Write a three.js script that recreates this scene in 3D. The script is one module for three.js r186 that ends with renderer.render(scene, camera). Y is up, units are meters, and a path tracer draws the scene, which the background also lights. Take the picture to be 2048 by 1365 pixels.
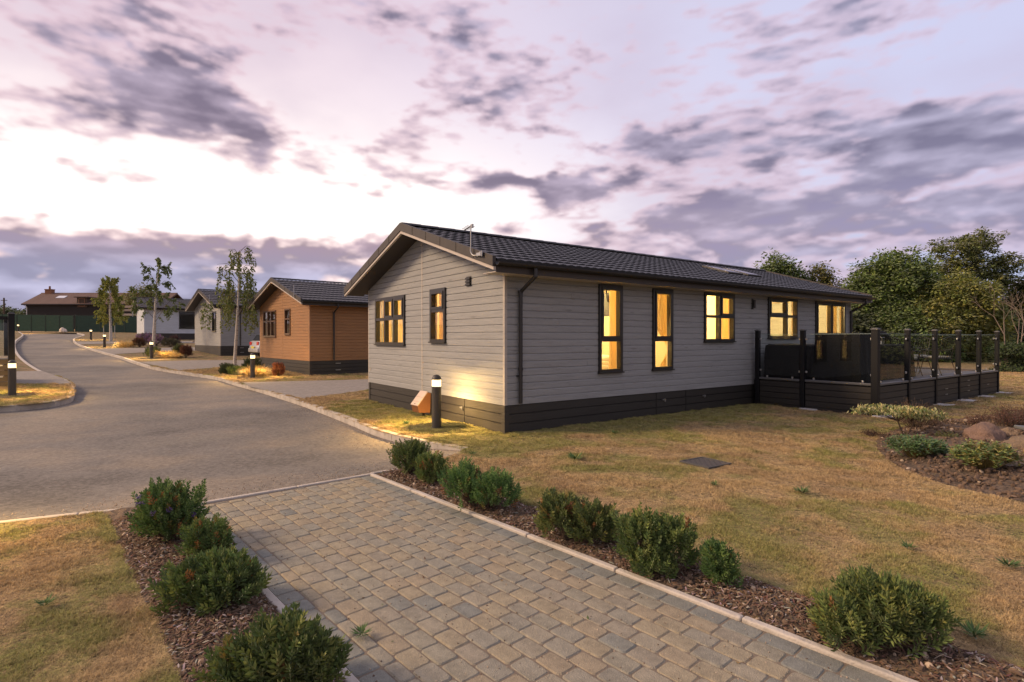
import * as THREE from 'three';
import { mergeGeometries } from 'three/addons/utils/BufferGeometryUtils.js';
import { RoundedBoxGeometry } from 'three/addons/geometries/RoundedBoxGeometry.js';

// ---------------------------------------------------------------- camera, sky, sun, exposure
const scene = new THREE.Scene();
const camera = new THREE.PerspectiveCamera(63.23, 1024 / 682, 0.1, 900);
camera.position.set(0, 1.65, 0);
camera.rotation.set(-0.00586, 0, 0);
const renderer = new THREE.WebGLRenderer({ antialias: true });
renderer.toneMapping = THREE.LinearToneMapping;
renderer.toneMappingExposure = 1.06;
renderer.shadowMap.enabled = true;
renderer.shadowMap.type = THREE.PCFSoftShadowMap;

// ---- noise
function mulberry(seed) { let a = seed >>> 0; return () => { a = (a + 0x6D2B79F5) | 0; let t = Math.imul(a ^ (a >>> 15), 1 | a); t = (t + Math.imul(t ^ (t >>> 7), 61 | t)) ^ t; return ((t ^ (t >>> 14)) >>> 0) / 4294967296; }; }
const NT = new Float32Array(65536);
{ const r = mulberry(7); for (let i = 0; i < 65536; i++) NT[i] = r(); }
const hash3 = (x, y, z) => NT[(Math.imul(x, 73856093) ^ Math.imul(y, 19349663) ^ Math.imul(z, 83492791)) >>> 3 & 65535];
function noise3(x, y, z) {
  const xi = Math.floor(x), yi = Math.floor(y), zi = Math.floor(z);
  let a = x - xi, b = y - yi, c = z - zi; a = a * a * (3 - 2 * a); b = b * b * (3 - 2 * b); c = c * c * (3 - 2 * c);
  const l = (p, q, t) => p + (q - p) * t;
  return l(l(l(hash3(xi, yi, zi), hash3(xi + 1, yi, zi), a), l(hash3(xi, yi + 1, zi), hash3(xi + 1, yi + 1, zi), a), b),
    l(l(hash3(xi, yi, zi + 1), hash3(xi + 1, yi, zi + 1), a), l(hash3(xi, yi + 1, zi + 1), hash3(xi + 1, yi + 1, zi + 1), a), b), c);
}
function fbm(x, y, z, o) { let s = 0, a = 0.5, n = 0; for (let i = 0; i < o; i++) { s += a * noise3(x, y, z); n += a; a *= 0.5; x = x * 2.03 + 11.3; y = y * 2.03 + 5.7; z = z * 2.03 + 3.1; } return s / n; }
const clamp = (x, a = 0, b = 1) => x < a ? a : x > b ? b : x;
const sst = (a, b, x) => { const t = clamp((x - a) / (b - a)); return t * t * (3 - 2 * t); };
const mix = (a, b, t) => a + (b - a) * t;

// ---- dusk sky: air and clouds; azimuth 0 is straight ahead, positive to the right; clouds as [azimuth, elevation, half width, half height, amount] in degrees
const CLOUDS = [
  [-31.7, 18.5, 6.4, 3.3, 1.30], [-28.2, 17.3, 3.6, 1.9, 0.60], [-39.5, 19.0, 2.9, 1.5, 1.10], [-34.2, 20.7, 3.9, 1.9, 0.35], [-38.2, 13.8, 2.0, 0.7, 0.85], [-41.4, 11.1, 2.3, 1.0, 1.70], [-16.3, 18.7, 4.8, 1.4, 1.20], [-11.4, 15.4, 4.2, 1.5, 0.70], [-19.1, 16.2, 3.2, 1.1, 0.50], [3.4, 15.2, 8.5, 1.3, 1.70], [-0.7, 23.4, 6.2, 3.1, 1.00], [-4.3, 29.4, 7.2, 3.1, 0.60], [7.5, 10.8, 4.1, 1.0, 0.70], [14.0, 18.7, 8.3, 2.5, 0.45], [27.4, 18.0, 10.6, 2.8, 0.50], [38.3, 14.9, 8.0, 2.8, 0.55], [21.0, 12.2, 10.4, 2.2, 0.70], [35.0, 10.7, 10.4, 1.9, 0.65], [9.0, 30.3, 6.0, 2.0, 0.30], [25.8, 24.7, 5.9, 3.3, 0.35], [-32.0, 3.8, 23.8, 3.5, 1.70], [-39.8, 2.6, 9.1, 2.2, 0.70], [-39.5, 8.5, 3.7, 0.5, 0.90], [-34.6, 7.2, 9.8, 1.1, 1.30], [-20.0, 7.5, 5.9, 1.7, 1.10], [23.2, 6.9, 26.2, 2.8, 0.80], [-31.3, 11.2, 16.6, 1.5, -1.70], [-18.6, 11.4, 12.1, 2.0, -1.40], [0.8, 19.2, 6.7, 2.1, -0.80], [10.5, 24.6, 7.5, 3.0, -0.60], [-11.4, 24.9, 7.9, 4.6, -0.60], [-35.3, 21.9, 5.2, 2.1, 0.70], [-41.0, 23.4, 3.5, 1.8, 0.80], [-28.2, 20.7, 4.8, 2.7, 0.60], [-20.0, 22.0, 2.7, 1.2, 0.40], [11.5, 18.8, 6.0, 1.5, 0.60], [33.2, 14.6, 10.1, 1.7, 0.50], [-4.8, 12.0, 7.7, 1.1, -0.90], [-22.7, 27.1, 6.6, 1.9, -0.20], 
];
function skyColor(az, el, out) {
  const se = Math.sin(el * Math.PI / 180), ce = Math.cos(el * Math.PI / 180), ar = az * Math.PI / 180;
  const dx = ce * Math.sin(ar), dz = ce * Math.cos(ar);
  // distance round the circle from the afterglow
  let da = ((az + 26 + 540) % 360) - 180;
  const side = sst(-10, 62, da), glow = Math.exp(-(da * da) / (da < 0 ? 45 * 45 : 32 * 32)) * Math.exp(-((el - 11.5) ** 2) / (8.5 * 8.5)), wide = Math.exp(-(da * da) / (da < 0 ? 75 * 75 : 56 * 56)) * Math.exp(-Math.max(0, el - 8) / 22);
  let r = mix(0.82, 0.59, side), g = mix(0.64, 0.605, side), b = mix(0.73, 0.84, side);
  const hi = sst(18, 70, el); r = mix(r, 0.52, hi * 0.7); g = mix(g, 0.53, hi * 0.7); b = mix(b, 0.62, hi * 0.7);
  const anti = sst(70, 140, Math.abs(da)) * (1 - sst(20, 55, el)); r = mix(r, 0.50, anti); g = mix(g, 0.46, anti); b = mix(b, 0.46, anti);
  const w = clamp(wide * 0.34 + glow * 0.95); r = mix(r, 1.02, w); g = mix(g, 0.95, w); b = mix(b, 0.93, w);
  r += 0.3 * glow; g += 0.26 * glow; b += 0.2 * glow;
  const dull = (1 - sst(4, 17, el)) * sst(20, 60, da) * (1 - anti); r *= 1 - 0.2 * dull; g *= 1 - 0.12 * dull; b *= 1 - 0.06 * dull;
  const low = Math.exp(-((el - 2.3) ** 2) / 1.2) * Math.exp(-((da + 21) ** 2) / 40); r = mix(r, 1.0, low); g = mix(g, 0.66, low); b = mix(b, 0.28, low);
  // clouds
  const k = 1 / (se + 0.16), px = dx * k * 1.35, pz = dz * k * 1.35;
  let blob = 0; const ew = el + (fbm(az * 0.22, el * 0.4, 5.5, 5) - 0.5) * mix(4.5, 7, sst(8, 20, el)), aw = az + (fbm(az * 0.2, el * 0.35, 15.5, 5) - 0.5) * 9;
  for (const c of CLOUDS) {
    let u = aw - c[0]; if (u > 180) u -= 360; if (u < -180) u += 360;
    u /= c[2]; const v = (ew - c[1]) / c[3]; const q = u * u + v * v;
    if (q < 6) blob += c[4] * Math.exp(-q);
  }
  // thin veil of high cloud
  const veil = sst(0.40, 0.66, fbm(px * 1.1 + 31, 6.6, pz * 1.1, 6)) * (1 - 0.8 * glow) * 0.5; r = mix(r, mix(0.56, 0.62, clamp(wide)), veil); g = mix(g, mix(0.50, 0.47, clamp(wide)), veil); b = mix(b, mix(0.66, 0.55, clamp(wide)), veil);
  const ax = az * 0.115 + 3.7, ey = el * 0.30;
  const wx = fbm(px * 1.6 + 4, 2.2, pz * 1.6, 3) - 0.5, wy = fbm(px * 1.6 + 9, 7.2, pz * 1.6, 3) - 0.5;
  const f1 = fbm(ax + wx * 1.3, ey + wy * 1.1, 3.3, 7), f2 = fbm(px * 2.7 + wx, 1.7, pz * 2.7 + wy, 7);
  let d = (f1 * 0.55 + f2 * 0.45 - 0.5) * 2.9 + blob * 0.6 + mix(-0.02, 0.21, side) - 0.22 * glow;
  const f3 = fbm(ax * 4.2 + wx * 2, ey * 5.2, 8.8, 6) - 0.5; d += f3 * 1.15;
  const a = sst(0.0, 0.36, d), core = sst(0.10, 0.80, d), rim = a * (1 - core);
  const cw = clamp(wide);
  // body: mauve toward the afterglow, blue-grey away and in the low bank
  let cr = mix(0.345, 0.40, cw), cg = mix(0.34, 0.285, cw), cb = mix(0.49, 0.345, cw);
  const bank = 1 - sst(5.2, 9.5, el); cr = mix(cr, 0.36, bank); cg = mix(cg, 0.35, bank); cb = mix(cb, 0.50, bank);
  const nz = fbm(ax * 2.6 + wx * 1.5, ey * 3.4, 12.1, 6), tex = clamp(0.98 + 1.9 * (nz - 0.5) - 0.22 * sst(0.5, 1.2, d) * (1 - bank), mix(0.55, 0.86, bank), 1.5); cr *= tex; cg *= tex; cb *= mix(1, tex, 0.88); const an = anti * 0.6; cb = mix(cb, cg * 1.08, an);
  // thin edges lit pink
  const er = mix(0.70, 0.86, cw), eg = mix(0.53, 0.56, cw), eb = mix(0.66, 0.58, cw);
  const t = clamp(core * 1.05);
  const kr = mix(er, cr, t), kg = mix(eg, cg, t), kb = mix(eb, cb, t);
  const op = a * (0.55 + 0.42 * core);
  out[0] = mix(r, kr, op); out[1] = mix(g, kg, op); out[2] = mix(b, kb, op);
}
{
  const W = 3072, Hh = 1536, data = new Float32Array(W * Hh * 4), c = [0, 0, 0];
  for (let y = 0; y < Hh; y++) {
    const el = (y + 0.5) / Hh * 180 - 90;
    for (let x = 0; x < W; x++) {
      const i = (y * W + x) * 4;
      if (el < -0.5) { data[i] = 0.30; data[i + 1] = 0.27; data[i + 2] = 0.27; data[i + 3] = 1; continue; }
      // equirectangular: u = atan2(z, x) / 2pi + 0.5
      const th = ((x + 0.5) / W - 0.5) * 2 * Math.PI; const X = Math.cos(th), Z = Math.sin(th);
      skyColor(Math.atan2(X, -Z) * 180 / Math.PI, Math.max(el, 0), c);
      data[i] = c[0]; data[i + 1] = c[1]; data[i + 2] = c[2]; data[i + 3] = 1;
    }
  }
  { // low cloud never much darker than the air above it: a brightness floor, eased in so no seam shows
    const m = []; for (let y = Math.floor(100 / 180 * Hh); y < 110 / 180 * Hh; y += 3) for (let x = 0; x < W; x += 5) { const i = (y * W + x) * 4; m.push((data[i] + data[i + 1] + data[i + 2]) / 3); } m.sort((a, b) => a - b); const usual = m[m.length >> 1];
    for (let y = Hh >> 1; y < 108 / 180 * Hh; y++) { const k = 1 - sst(9.5, 17, (y + 0.5) / Hh * 180 - 90); for (let x = 0; x < W; x++) { const i = (y * W + x) * 4, a = (data[i] + data[i + 1] + data[i + 2]) / 3, f = 1 + k * Math.max(0, 0.64 * usual / a - 1); data[i] *= f; data[i + 1] *= f; data[i + 2] *= f; } }
  }
  const t = new THREE.DataTexture(data, W, Hh, THREE.RGBAFormat, THREE.FloatType);
  t.mapping = THREE.EquirectangularReflectionMapping; t.magFilter = THREE.LinearFilter; t.minFilter = THREE.LinearFilter; t.needsUpdate = true;
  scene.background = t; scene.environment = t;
}
const sun = new THREE.DirectionalLight(0xffd8ac, 3.6);
sun.position.set(-52, 31, 3); sun.castShadow = true; sun.shadow.radius = 28;
sun.shadow.mapSize.set(2048, 2048); Object.assign(sun.shadow.camera, { left: -60, right: 60, top: 60, bottom: -60, near: 1, far: 200 });
scene.add(sun); scene.add(sun.target);

// ---------------------------------------------------------------- helpers
const R = mulberry(1234);
const rr = (a, b, r = R) => a + (b - a) * r();
const V = (x, y, z) => new THREE.Vector3(x, y, z);
const taken = new Map();
function numbered(n) { const k = taken.get(n) || 0; taken.set(n, k + 1); return k ? n + '_' + String(k).padStart(3, '0') : n; }
function shade(o) { o.castShadow = true; o.receiveShadow = true; return o; }
function tag(o, label, category, group) { o.userData.label = label; o.userData.category = category; if (group) o.userData.group = group; return o; }
function part(name, geo, mat, parent) { const m = shade(new THREE.Mesh(Array.isArray(geo) ? mergeGeometries(geo.map(g => g.index ? g.toNonIndexed() : g)) : geo, mat)); m.name = name; parent.add(m); return m; }
function thing(name, label, category, pos = [0, 0, 0], turn = 0, group) { const g = new THREE.Group(); g.name = numbered(name); g.position.set(...pos); g.rotation.y = turn; tag(g, label, category, group); scene.add(g); return g; }
function one(name, geo, mat, label, category, group) { const m = part(numbered(name), geo, mat, scene); return tag(m, label, category, group); }
function struct(name, geo, mat) { const m = part(numbered(name), geo, mat, scene); m.userData.kind = 'structure'; return m; }
function copyOf(src, label, pos, turn = 0, s = 1) { const c = src.clone(); c.userData = { ...src.userData }; c.name = numbered(src.name.replace(/_\d{3}$/, '')); c.userData.label = label; c.position.set(...pos); c.rotation.y = turn; c.scale.setScalar(s); scene.add(c); return c; }
// uv in metres from the dominant face direction
function triUV(g, s = 1, ou = 0, ov = 0) {
  if (g.index) g = g.toNonIndexed();
  const p = g.attributes.position, uv = new Float32Array(p.count * 2), a = V(), b = V(), c = V(), n = V();
  for (let i = 0; i < p.count; i += 3) {
    a.fromBufferAttribute(p, i); b.fromBufferAttribute(p, i + 1); c.fromBufferAttribute(p, i + 2);
    n.copy(b).sub(a).cross(c.clone().sub(a)); const x = Math.abs(n.x), y = Math.abs(n.y), z = Math.abs(n.z);
    [a, b, c].forEach((v, k) => { const j = (i + k) * 2; const [u, w] = y >= x && y >= z ? [v.x, v.z] : x >= z ? [v.z, v.y] : [v.x, v.y]; uv[j] = u * s + ou; uv[j + 1] = w * s + ov; });
  }
  g.setAttribute('uv', new THREE.BufferAttribute(uv, 2)); return g;
}
function box(w, h, d, x = 0, y = 0, z = 0) { return triUV(new THREE.BoxGeometry(w, h, d).translate(x, y, z)); }
// box given by its corner ranges
function bx(x0, x1, y0, y1, z0, z1) { return box(x1 - x0, y1 - y0, z1 - z0, (x0 + x1) / 2, (y0 + y1) / 2, (z0 + z1) / 2); }
function rbox(w, h, d, x, y, z, r = 0.01, seg = 1) { return triUV(new RoundedBoxGeometry(w, h, d, seg, r).translate(x, y, z)); }
function cyl(r0, r1, h, x, y, z, seg = 16) { return new THREE.CylinderGeometry(r0, r1, h, seg).toNonIndexed().translate(x, y, z); }
function bar(a, b, r0, r1 = r0, seg = 6) { // tapered rod from a to b
  const d = b.clone().sub(a), L = d.length(); const g = new THREE.CylinderGeometry(r1, r0, L, seg, 1, true).toNonIndexed();
  g.applyQuaternion(new THREE.Quaternion().setFromUnitVectors(V(0, 1, 0), d.divideScalar(L))); return g.translate((a.x + b.x) / 2, (a.y + b.y) / 2, (a.z + b.z) / 2);
}
// an outline in x/y pushed along z
function extr(pts, z0, z1, holes = [], bevel = 0) {
  const s = new THREE.Shape(pts.map(p => new THREE.Vector2(p[0], p[1]))); for (const h of holes) s.holes.push(new THREE.Path(h.map(p => new THREE.Vector2(p[0], p[1]))));
  const g = new THREE.ExtrudeGeometry(s, { depth: z1 - z0 - 2 * bevel, bevelEnabled: bevel > 0, bevelSize: bevel, bevelThickness: bevel, bevelSegments: 2, bevelOffset: -bevel }); return triUV(g.translate(0, 0, z0 + bevel));
}
const rect = (x0, x1, y0, y1) => [[x0, y0], [x1, y0], [x1, y1], [x0, y1]];
function flip(g) { return g; }

// ---- textures: n pixels square, tile by a whole number of lattice cells
function tnoise(x, y, p, seed) { const xi = Math.floor(x), yi = Math.floor(y); let a = x - xi, b = y - yi; a = a * a * (3 - 2 * a); b = b * b * (3 - 2 * b); const m = (v, q) => ((v % q) + q) % q; const x0 = m(xi, p[0]), x1 = m(xi + 1, p[0]), y0 = m(yi, p[1]), y1 = m(yi + 1, p[1]); return mix(mix(hash3(x0, y0, seed), hash3(x1, y0, seed), a), mix(hash3(x0, y1, seed), hash3(x1, y1, seed), a), b); }
function tfbm(u, v, px, py, oct, seed) { let s = 0, a = 0.5, n = 0; for (let i = 0; i < oct; i++) { s += a * tnoise(u * px, v * py, [px, py], seed + i * 17); n += a; a *= 0.55; px *= 2; py *= 2; } return s / n; }
function tex(w, h, fn, srgb = true) {
  const d = new Uint8Array(w * h * 4), c = [0, 0, 0]; const enc = x => { x = clamp(x); return 255 * (srgb ? (x <= 0.0031308 ? 12.92 * x : 1.055 * Math.pow(x, 1 / 2.4) - 0.055) : x); };
  for (let y = 0; y < h; y++) for (let x = 0; x < w; x++) { fn((x + 0.5) / w, (y + 0.5) / h, c); const i = (y * w + x) * 4; d[i] = enc(c[0]); d[i + 1] = enc(c[1]); d[i + 2] = enc(c[2]); d[i + 3] = 255; }
  const t = new THREE.DataTexture(d, w, h, THREE.RGBAFormat); t.wrapS = t.wrapT = THREE.RepeatWrapping; t.magFilter = THREE.LinearFilter; t.minFilter = THREE.LinearMipmapLinearFilter; t.generateMipmaps = true; if (srgb) t.colorSpace = THREE.SRGBColorSpace; t.needsUpdate = true; return t;
}
function rep(t, x, y = x) { const c = t.clone(); c.repeat.set(x, y); c.needsUpdate = true; return c; }
const col = (r, g, b) => new THREE.Color().setRGB(r, g, b);
const std = (r, g, b, rough = 0.7, o = {}) => new THREE.MeshStandardMaterial({ color: col(r, g, b), roughness: rough, ...o });
const gray = (n, f) => tex(n, n, (u, v, c) => { c[0] = c[1] = c[2] = f(u, v); }, false);

// asphalt with pale chippings, dusty patches (6 m tile)
const tAsphalt = tex(1024, 1024, (u, v, c) => { const s = hash3(Math.floor(u * 1024), Math.floor(v * 1024), 5), m = tfbm(u, v, 5, 5, 6, 31), f = tfbm(u, v, 170, 170, 2, 9), st = tfbm(u, v, 4, 6, 5, 77); let k = 0.134 + 0.12 * (m - 0.5) + 0.10 * (f - 0.5) + (s > 0.94 ? 0.07 : 0) - (s < 0.12 ? 0.035 : 0) + 0.05 * (st - 0.5); const w = sst(0.45, 0.75, m); c[0] = k * (1.06 + 0.1 * w); c[1] = k * (1.0 + 0.02 * w); c[2] = k * (0.91 - 0.08 * w); });
const bAsphalt = gray(1024, (u, v) => tfbm(u, v, 130, 130, 3, 9));
const tConcrete = tex(512, 512, (u, v, c) => { const m = tfbm(u, v, 6, 6, 6, 3), s = hash3(Math.floor(u * 512), Math.floor(v * 512), 2); const st = sst(0.6, 0.8, tfbm(u, v, 9, 9, 4, 41)); const k = 0.40 + 0.22 * (m - 0.5) + 0.06 * (s - 0.5) - 0.10 * st; c[0] = k * 1.08; c[1] = k; c[2] = k * 0.89; });
const bFine = gray(512, (u, v) => tfbm(u, v, 60, 60, 3, 19));
const tPaver = tex(1024, 1024, (u, v, c) => { const s = hash3(Math.floor(u * 1024), Math.floor(v * 1024), 3), s2 = tfbm(u, v, 260, 260, 1, 5), m = tfbm(u, v, 14, 14, 4, 8); let k = 0.78 + 0.42 * (m - 0.5) + 0.28 * (s - 0.5); if (s2 > 0.86) k += 0.55; if (s2 < 0.14) k -= 0.25; c[0] = c[1] = c[2] = clamp(k * 0.8); }, true);
const bPaver = gray(1024, (u, v) => 0.6 * tfbm(u, v, 200, 200, 2, 5) + 0.4 * tfbm(u, v, 30, 30, 3, 8));
// embossed wood cladding board: grain along u (3 m x 1 m)
const woodFn = (u, v) => { const w = tfbm(u, v, 3, 6, 3, 61) * 0.10; const g = tfbm(u, v + w, 10, 120, 4, 13); const kn = tfbm(u, v, 7, 14, 2, 91); const ring = Math.sin((v * 90 + tfbm(u, v, 6, 10, 4, 29) * 16)) * 0.5 + 0.5; return { g, ring, kn }; };
const tWood = tex(1024, 1024, (u, v, c) => { const { g, ring, kn } = woodFn(u, v); const sp = tfbm(u, v, 40, 90, 3, 55); let k = 0.88 + 0.17 * (g - 0.5) + 0.05 * (ring - 0.5) + 0.2 * (tfbm(u, v, 5, 9, 4, 71) - 0.5); k -= 0.22 * sst(0.78, 0.92, kn) + 0.16 * sst(0.66, 0.84, sp); c[0] = c[1] = c[2] = clamp(k * 0.92); });
const bWood = gray(1024, (u, v) => { const { g, ring } = woodFn(u, v); return 0.7 * g + 0.3 * ring; });
const tThatch = tex(1024, 1024, (u, v, c) => { const a = tfbm(u, v, 90, 90, 3, 3), m = tfbm(u, v, 7, 7, 5, 21), f = tfbm(u, v, 240, 40, 2, 14), f2 = tfbm(u, v, 40, 240, 2, 15); const gk = sst(0.5, 0.72, tfbm(u, v, 9, 9, 4, 33)); const k = 0.55 + 1.2 * (a - 0.5) + 0.7 * (m - 0.5) + 0.5 * (f - 0.5) + 0.5 * (f2 - 0.5); c[0] = k * mix(0.36, 0.22, gk); c[1] = k * mix(0.25, 0.215, gk); c[2] = k * mix(0.125, 0.07, gk); });
const tSoil = tex(1024, 1024, (u, v, c) => { const a = tfbm(u, v, 60, 60, 4, 43), m = tfbm(u, v, 6, 6, 5, 23), s = tfbm(u, v, 180, 180, 1, 12); const k = 0.62 + 0.9 * (a - 0.5) + 0.6 * (m - 0.5) + (s > 0.9 ? 0.5 : 0); c[0] = k * 0.155; c[1] = k * 0.112; c[2] = k * 0.078; });
const bSoil = gray(1024, (u, v) => tfbm(u, v, 50, 50, 4, 43));
const tGrain = tex(512, 512, (u, v, c) => { const k = 0.82 + 0.35 * (tfbm(u, v, 12, 12, 5, 3) - 0.5) + 0.14 * (hash3(Math.floor(u * 512), Math.floor(v * 512), 8) - 0.5); c[0] = c[1] = c[2] = k; });

const M = {
  asphalt: std(1, 1, 1, 0.92, { map: rep(tAsphalt, 1 / 6.5), bumpMap: rep(bAsphalt, 1 / 6.5), bumpScale: 0.004 }),
  concrete: std(1, 1, 1, 0.9, { map: rep(tConcrete, 0.9), bumpMap: rep(bFine, 1.2), bumpScale: 0.004 }),
  thatch: std(1, 1, 1, 1, { map: rep(tThatch, 1 / 2.7), bumpMap: rep(bSoil, 1 / 1.3), bumpScale: 0.03 }),
  field: std(1.25, 1.12, 0.85, 1, { map: rep(tThatch, 1 / 9) }),
  stubble: std(0.40, 0.25, 0.11, 1, { map: rep(tGrain, 1 / 3) }),
  soil: std(1, 1, 1, 1, { map: rep(tSoil, 1 / 1.7), bumpMap: rep(bSoil, 1 / 1.7), bumpScale: 0.035 }),
  sand: std(0.20, 0.165, 0.125, 1, { map: rep(tGrain, 3), bumpMap: rep(bFine, 2), bumpScale: 0.004 }),
  farPaving: std(0.36, 0.33, 0.29, 0.9, { map: rep(tPaver, 0.8), bumpMap: rep(bPaver, 0.8), bumpScale: 0.004 }),
  cladGrey: std(0.335, 0.35, 0.36, 0.62, { map: rep(tWood, 1 / 3, 1), bumpMap: rep(bWood, 1 / 3, 1), bumpScale: 0.0035 }),
  cladBrown: std(0.36, 0.185, 0.075, 0.62, { map: rep(tWood, 1 / 3, 1), bumpMap: rep(bWood, 1 / 3, 1), bumpScale: 0.0035 }),
  cladWhite: std(0.62, 0.68, 0.76, 0.62, { map: rep(tWood, 1 / 3, 1), bumpMap: rep(bWood, 1 / 3, 1), bumpScale: 0.003 }),
  trimPale: std(0.47, 0.44, 0.40, 0.6, { map: rep(tWood, 1 / 3, 1) }),
  trimBrown: std(0.30, 0.16, 0.075, 0.6),
  trimWhite: std(0.62, 0.66, 0.72, 0.6),
  fasciaPale: std(0.46, 0.42, 0.38, 0.55),
  skirt: std(0.034, 0.032, 0.029, 0.55, { map: rep(tWood, 1 / 3, 1), bumpMap: rep(bWood, 1 / 3, 1), bumpScale: 0.002 }),
  dark: std(0.022, 0.022, 0.023, 0.42),
  verge: std(0.046, 0.039, 0.035, 0.6, { map: rep(tGrain, 1.2) }),
  tile: std(0.036, 0.039, 0.045, 0.5, { map: rep(tGrain, 2), bumpMap: rep(bFine, 3), bumpScale: 0.003 }),
  soffit: std(0.04, 0.033, 0.029, 0.6),
  frame: std(0.020, 0.019, 0.018, 0.35),
  frameBrown: std(0.10, 0.052, 0.03, 0.4),
  glass: new THREE.MeshPhysicalMaterial({ color: 0xffffff, roughness: 0.02, transmission: 1, thickness: 0, ior: 1.5 }),
  railGlass: new THREE.MeshPhysicalMaterial({ color: col(0.86, 0.92, 0.90), roughness: 0.02, transmission: 1, thickness: 0, ior: 1.52 }),
  inner: std(0.80, 0.72, 0.56, 0.9), innerFloor: std(0.32, 0.20, 0.10, 0.6, { map: rep(tWood, 0.5, 2) }),
  steel: std(0.6, 0.6, 0.6, 0.3, { metalness: 1 }), galv: std(0.36, 0.37, 0.38, 0.45, { metalness: 0.9 }),
  black: std(0.012, 0.012, 0.013, 0.5), post: new THREE.MeshPhysicalMaterial({ color: col(0.008, 0.009, 0.011), roughness: 0.5, specularIntensity: 0.5 }),
};

// ---------------------------------------------------------------- the ground: X right, D ahead; y up
function rise(X, D) { const v = -0.6 * X + 0.8 * D - 22; return v <= -8 ? 0 : v >= 8 ? 0.0355 * v : 0.0355 * (v + 8) ** 2 / 32; }
function inside(p, X, D) { let c = false; for (let i = 0, j = p.length - 1; i < p.length; j = i++) { if ((p[i][1] > D) !== (p[j][1] > D) && X < (p[j][0] - p[i][0]) * (D - p[i][1]) / (p[j][1] - p[i][1]) + p[i][0]) c = !c; } return c; }
function smooth(pts, per = 6) { const c = new THREE.CatmullRomCurve3(pts.map(p => V(p[0], 0, p[1])), false, 'centripetal'); return c.getPoints(pts.length * per).map(q => [q.x, q.z]); }
// a polygon as a draped sheet, cut fine near the viewer
function sheet(poly, yf, fine = 0.5) {
  const pts = poly.map(p => new THREE.Vector2(p[0], p[1])); let tr = THREE.ShapeUtils.triangulateShape(pts, []).map(t => t.map(i => [pts[i].x, pts[i].y])); const out = [];
  const st = tr.slice();
  while (st.length) {
    const t = st.pop(); let best = 0, k = 0; for (let i = 0; i < 3; i++) { const a = t[i], b = t[(i + 1) % 3], l = Math.hypot(a[0] - b[0], a[1] - b[1]); if (l > best) { best = l; k = i; } }
    const cx = (t[0][0] + t[1][0] + t[2][0]) / 3, cd = (t[0][1] + t[1][1] + t[2][1]) / 3, dist = Math.hypot(cx, cd);
    if (best > Math.max(fine, dist * 0.12) && out.length + st.length < 60000) { const a = t[k], b = t[(k + 1) % 3], c = t[(k + 2) % 3], m = [(a[0] + b[0]) / 2, (a[1] + b[1]) / 2]; st.push([a, m, c], [m, b, c]); } else out.push(t);
  }
  const pos = [], uv = [];
  for (const t of out) { const s = (t[1][0] - t[0][0]) * (t[2][1] - t[0][1]) - (t[2][0] - t[0][0]) * (t[1][1] - t[0][1]); const o = s > 0 ? t : [t[0], t[2], t[1]]; for (const p of o) { pos.push(p[0], yf(p[0], p[1]), -p[1]); uv.push(p[0], p[1]); } }
  const g = new THREE.BufferGeometry(); g.setAttribute('position', new THREE.Float32BufferAttribute(pos, 3)); g.setAttribute('uv', new THREE.Float32BufferAttribute(uv, 2)); g.computeVertexNormals(); return g;
}
const off = o => (x, d) => rise(x, d) + o;
// drive frame: along DD (away), across NN
const DD = [-0.6645, 0.7473], NN = [0.7473, 0.6645];
const drv = (n, a) => [n * NN[0] + a * DD[0], n * NN[1] + a * DD[1]];
const nOf = (X, D) => X * NN[0] + D * NN[1], aOf = (X, D) => X * DD[0] + D * DD[1];
const TOP = 6.15; // where the paved drive meets the road

const KERB_R = smooth([[-0.72, 8.20], [-1.57, 8.96], [-2.32, 9.76], [-3.26, 11.16], [-4.48, 12.94], [-5.5, 14.38], [-8.24, 17.84], [-9.73, 19.52], [-11.55, 21.6], [-14.37, 23.78], [-16.37, 25.36], [-18.96, 27.92], [-22.64, 31.78], [-26.47, 35.5], [-32.21, 41.34], [-37.54, 47.42], [-41.6, 52.6], [-44.6, 57.2], [-47.8, 61.8], [-52.0, 66.2]]);
const KERB_L = smooth([[-21, 9.2], [-15.5, 11.3], [-12.9, 12.45], [-11.95, 12.95], [-11.55, 13.6], [-11.7, 14.6], [-12.58, 15.92], [-14.0, 17.64], [-15.7, 19.32], [-18.38, 21.64], [-25.58, 28.8], [-37.7, 42.1], [-48.5, 55.0], [-56.5, 63.5]]);
const edgeDist = (X, D) => (X + 3.11) * -0.643 + (D - 5.53) * 0.766;
const roadY = (X, D) => rise(X, D) - 0.012 - 0.10 * sst(0.1, 1.7, edgeDist(X, D));
{
  const field = sheet([[-400, -60], [420, -60], [420, 640], [-400, 640]], (x, d) => Math.min(rise(x, d), 9) - 0.16, 4); struct('field_ground', field, M.field);
  const road = [...KERB_R, ...KERB_L.slice().reverse(), [-40, 3], [-40, -14], [-13, -0.62], [-7.4, 3.33], [-4.54, 4.9], [-3.87, 5.2], [-3.71, 5.27], [-3.19, 5.42], [-1.74, 6.66], [-1.2, 7.1]];
  struct('road', sheet(road, roadY, 0.5), M.asphalt);
}
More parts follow.
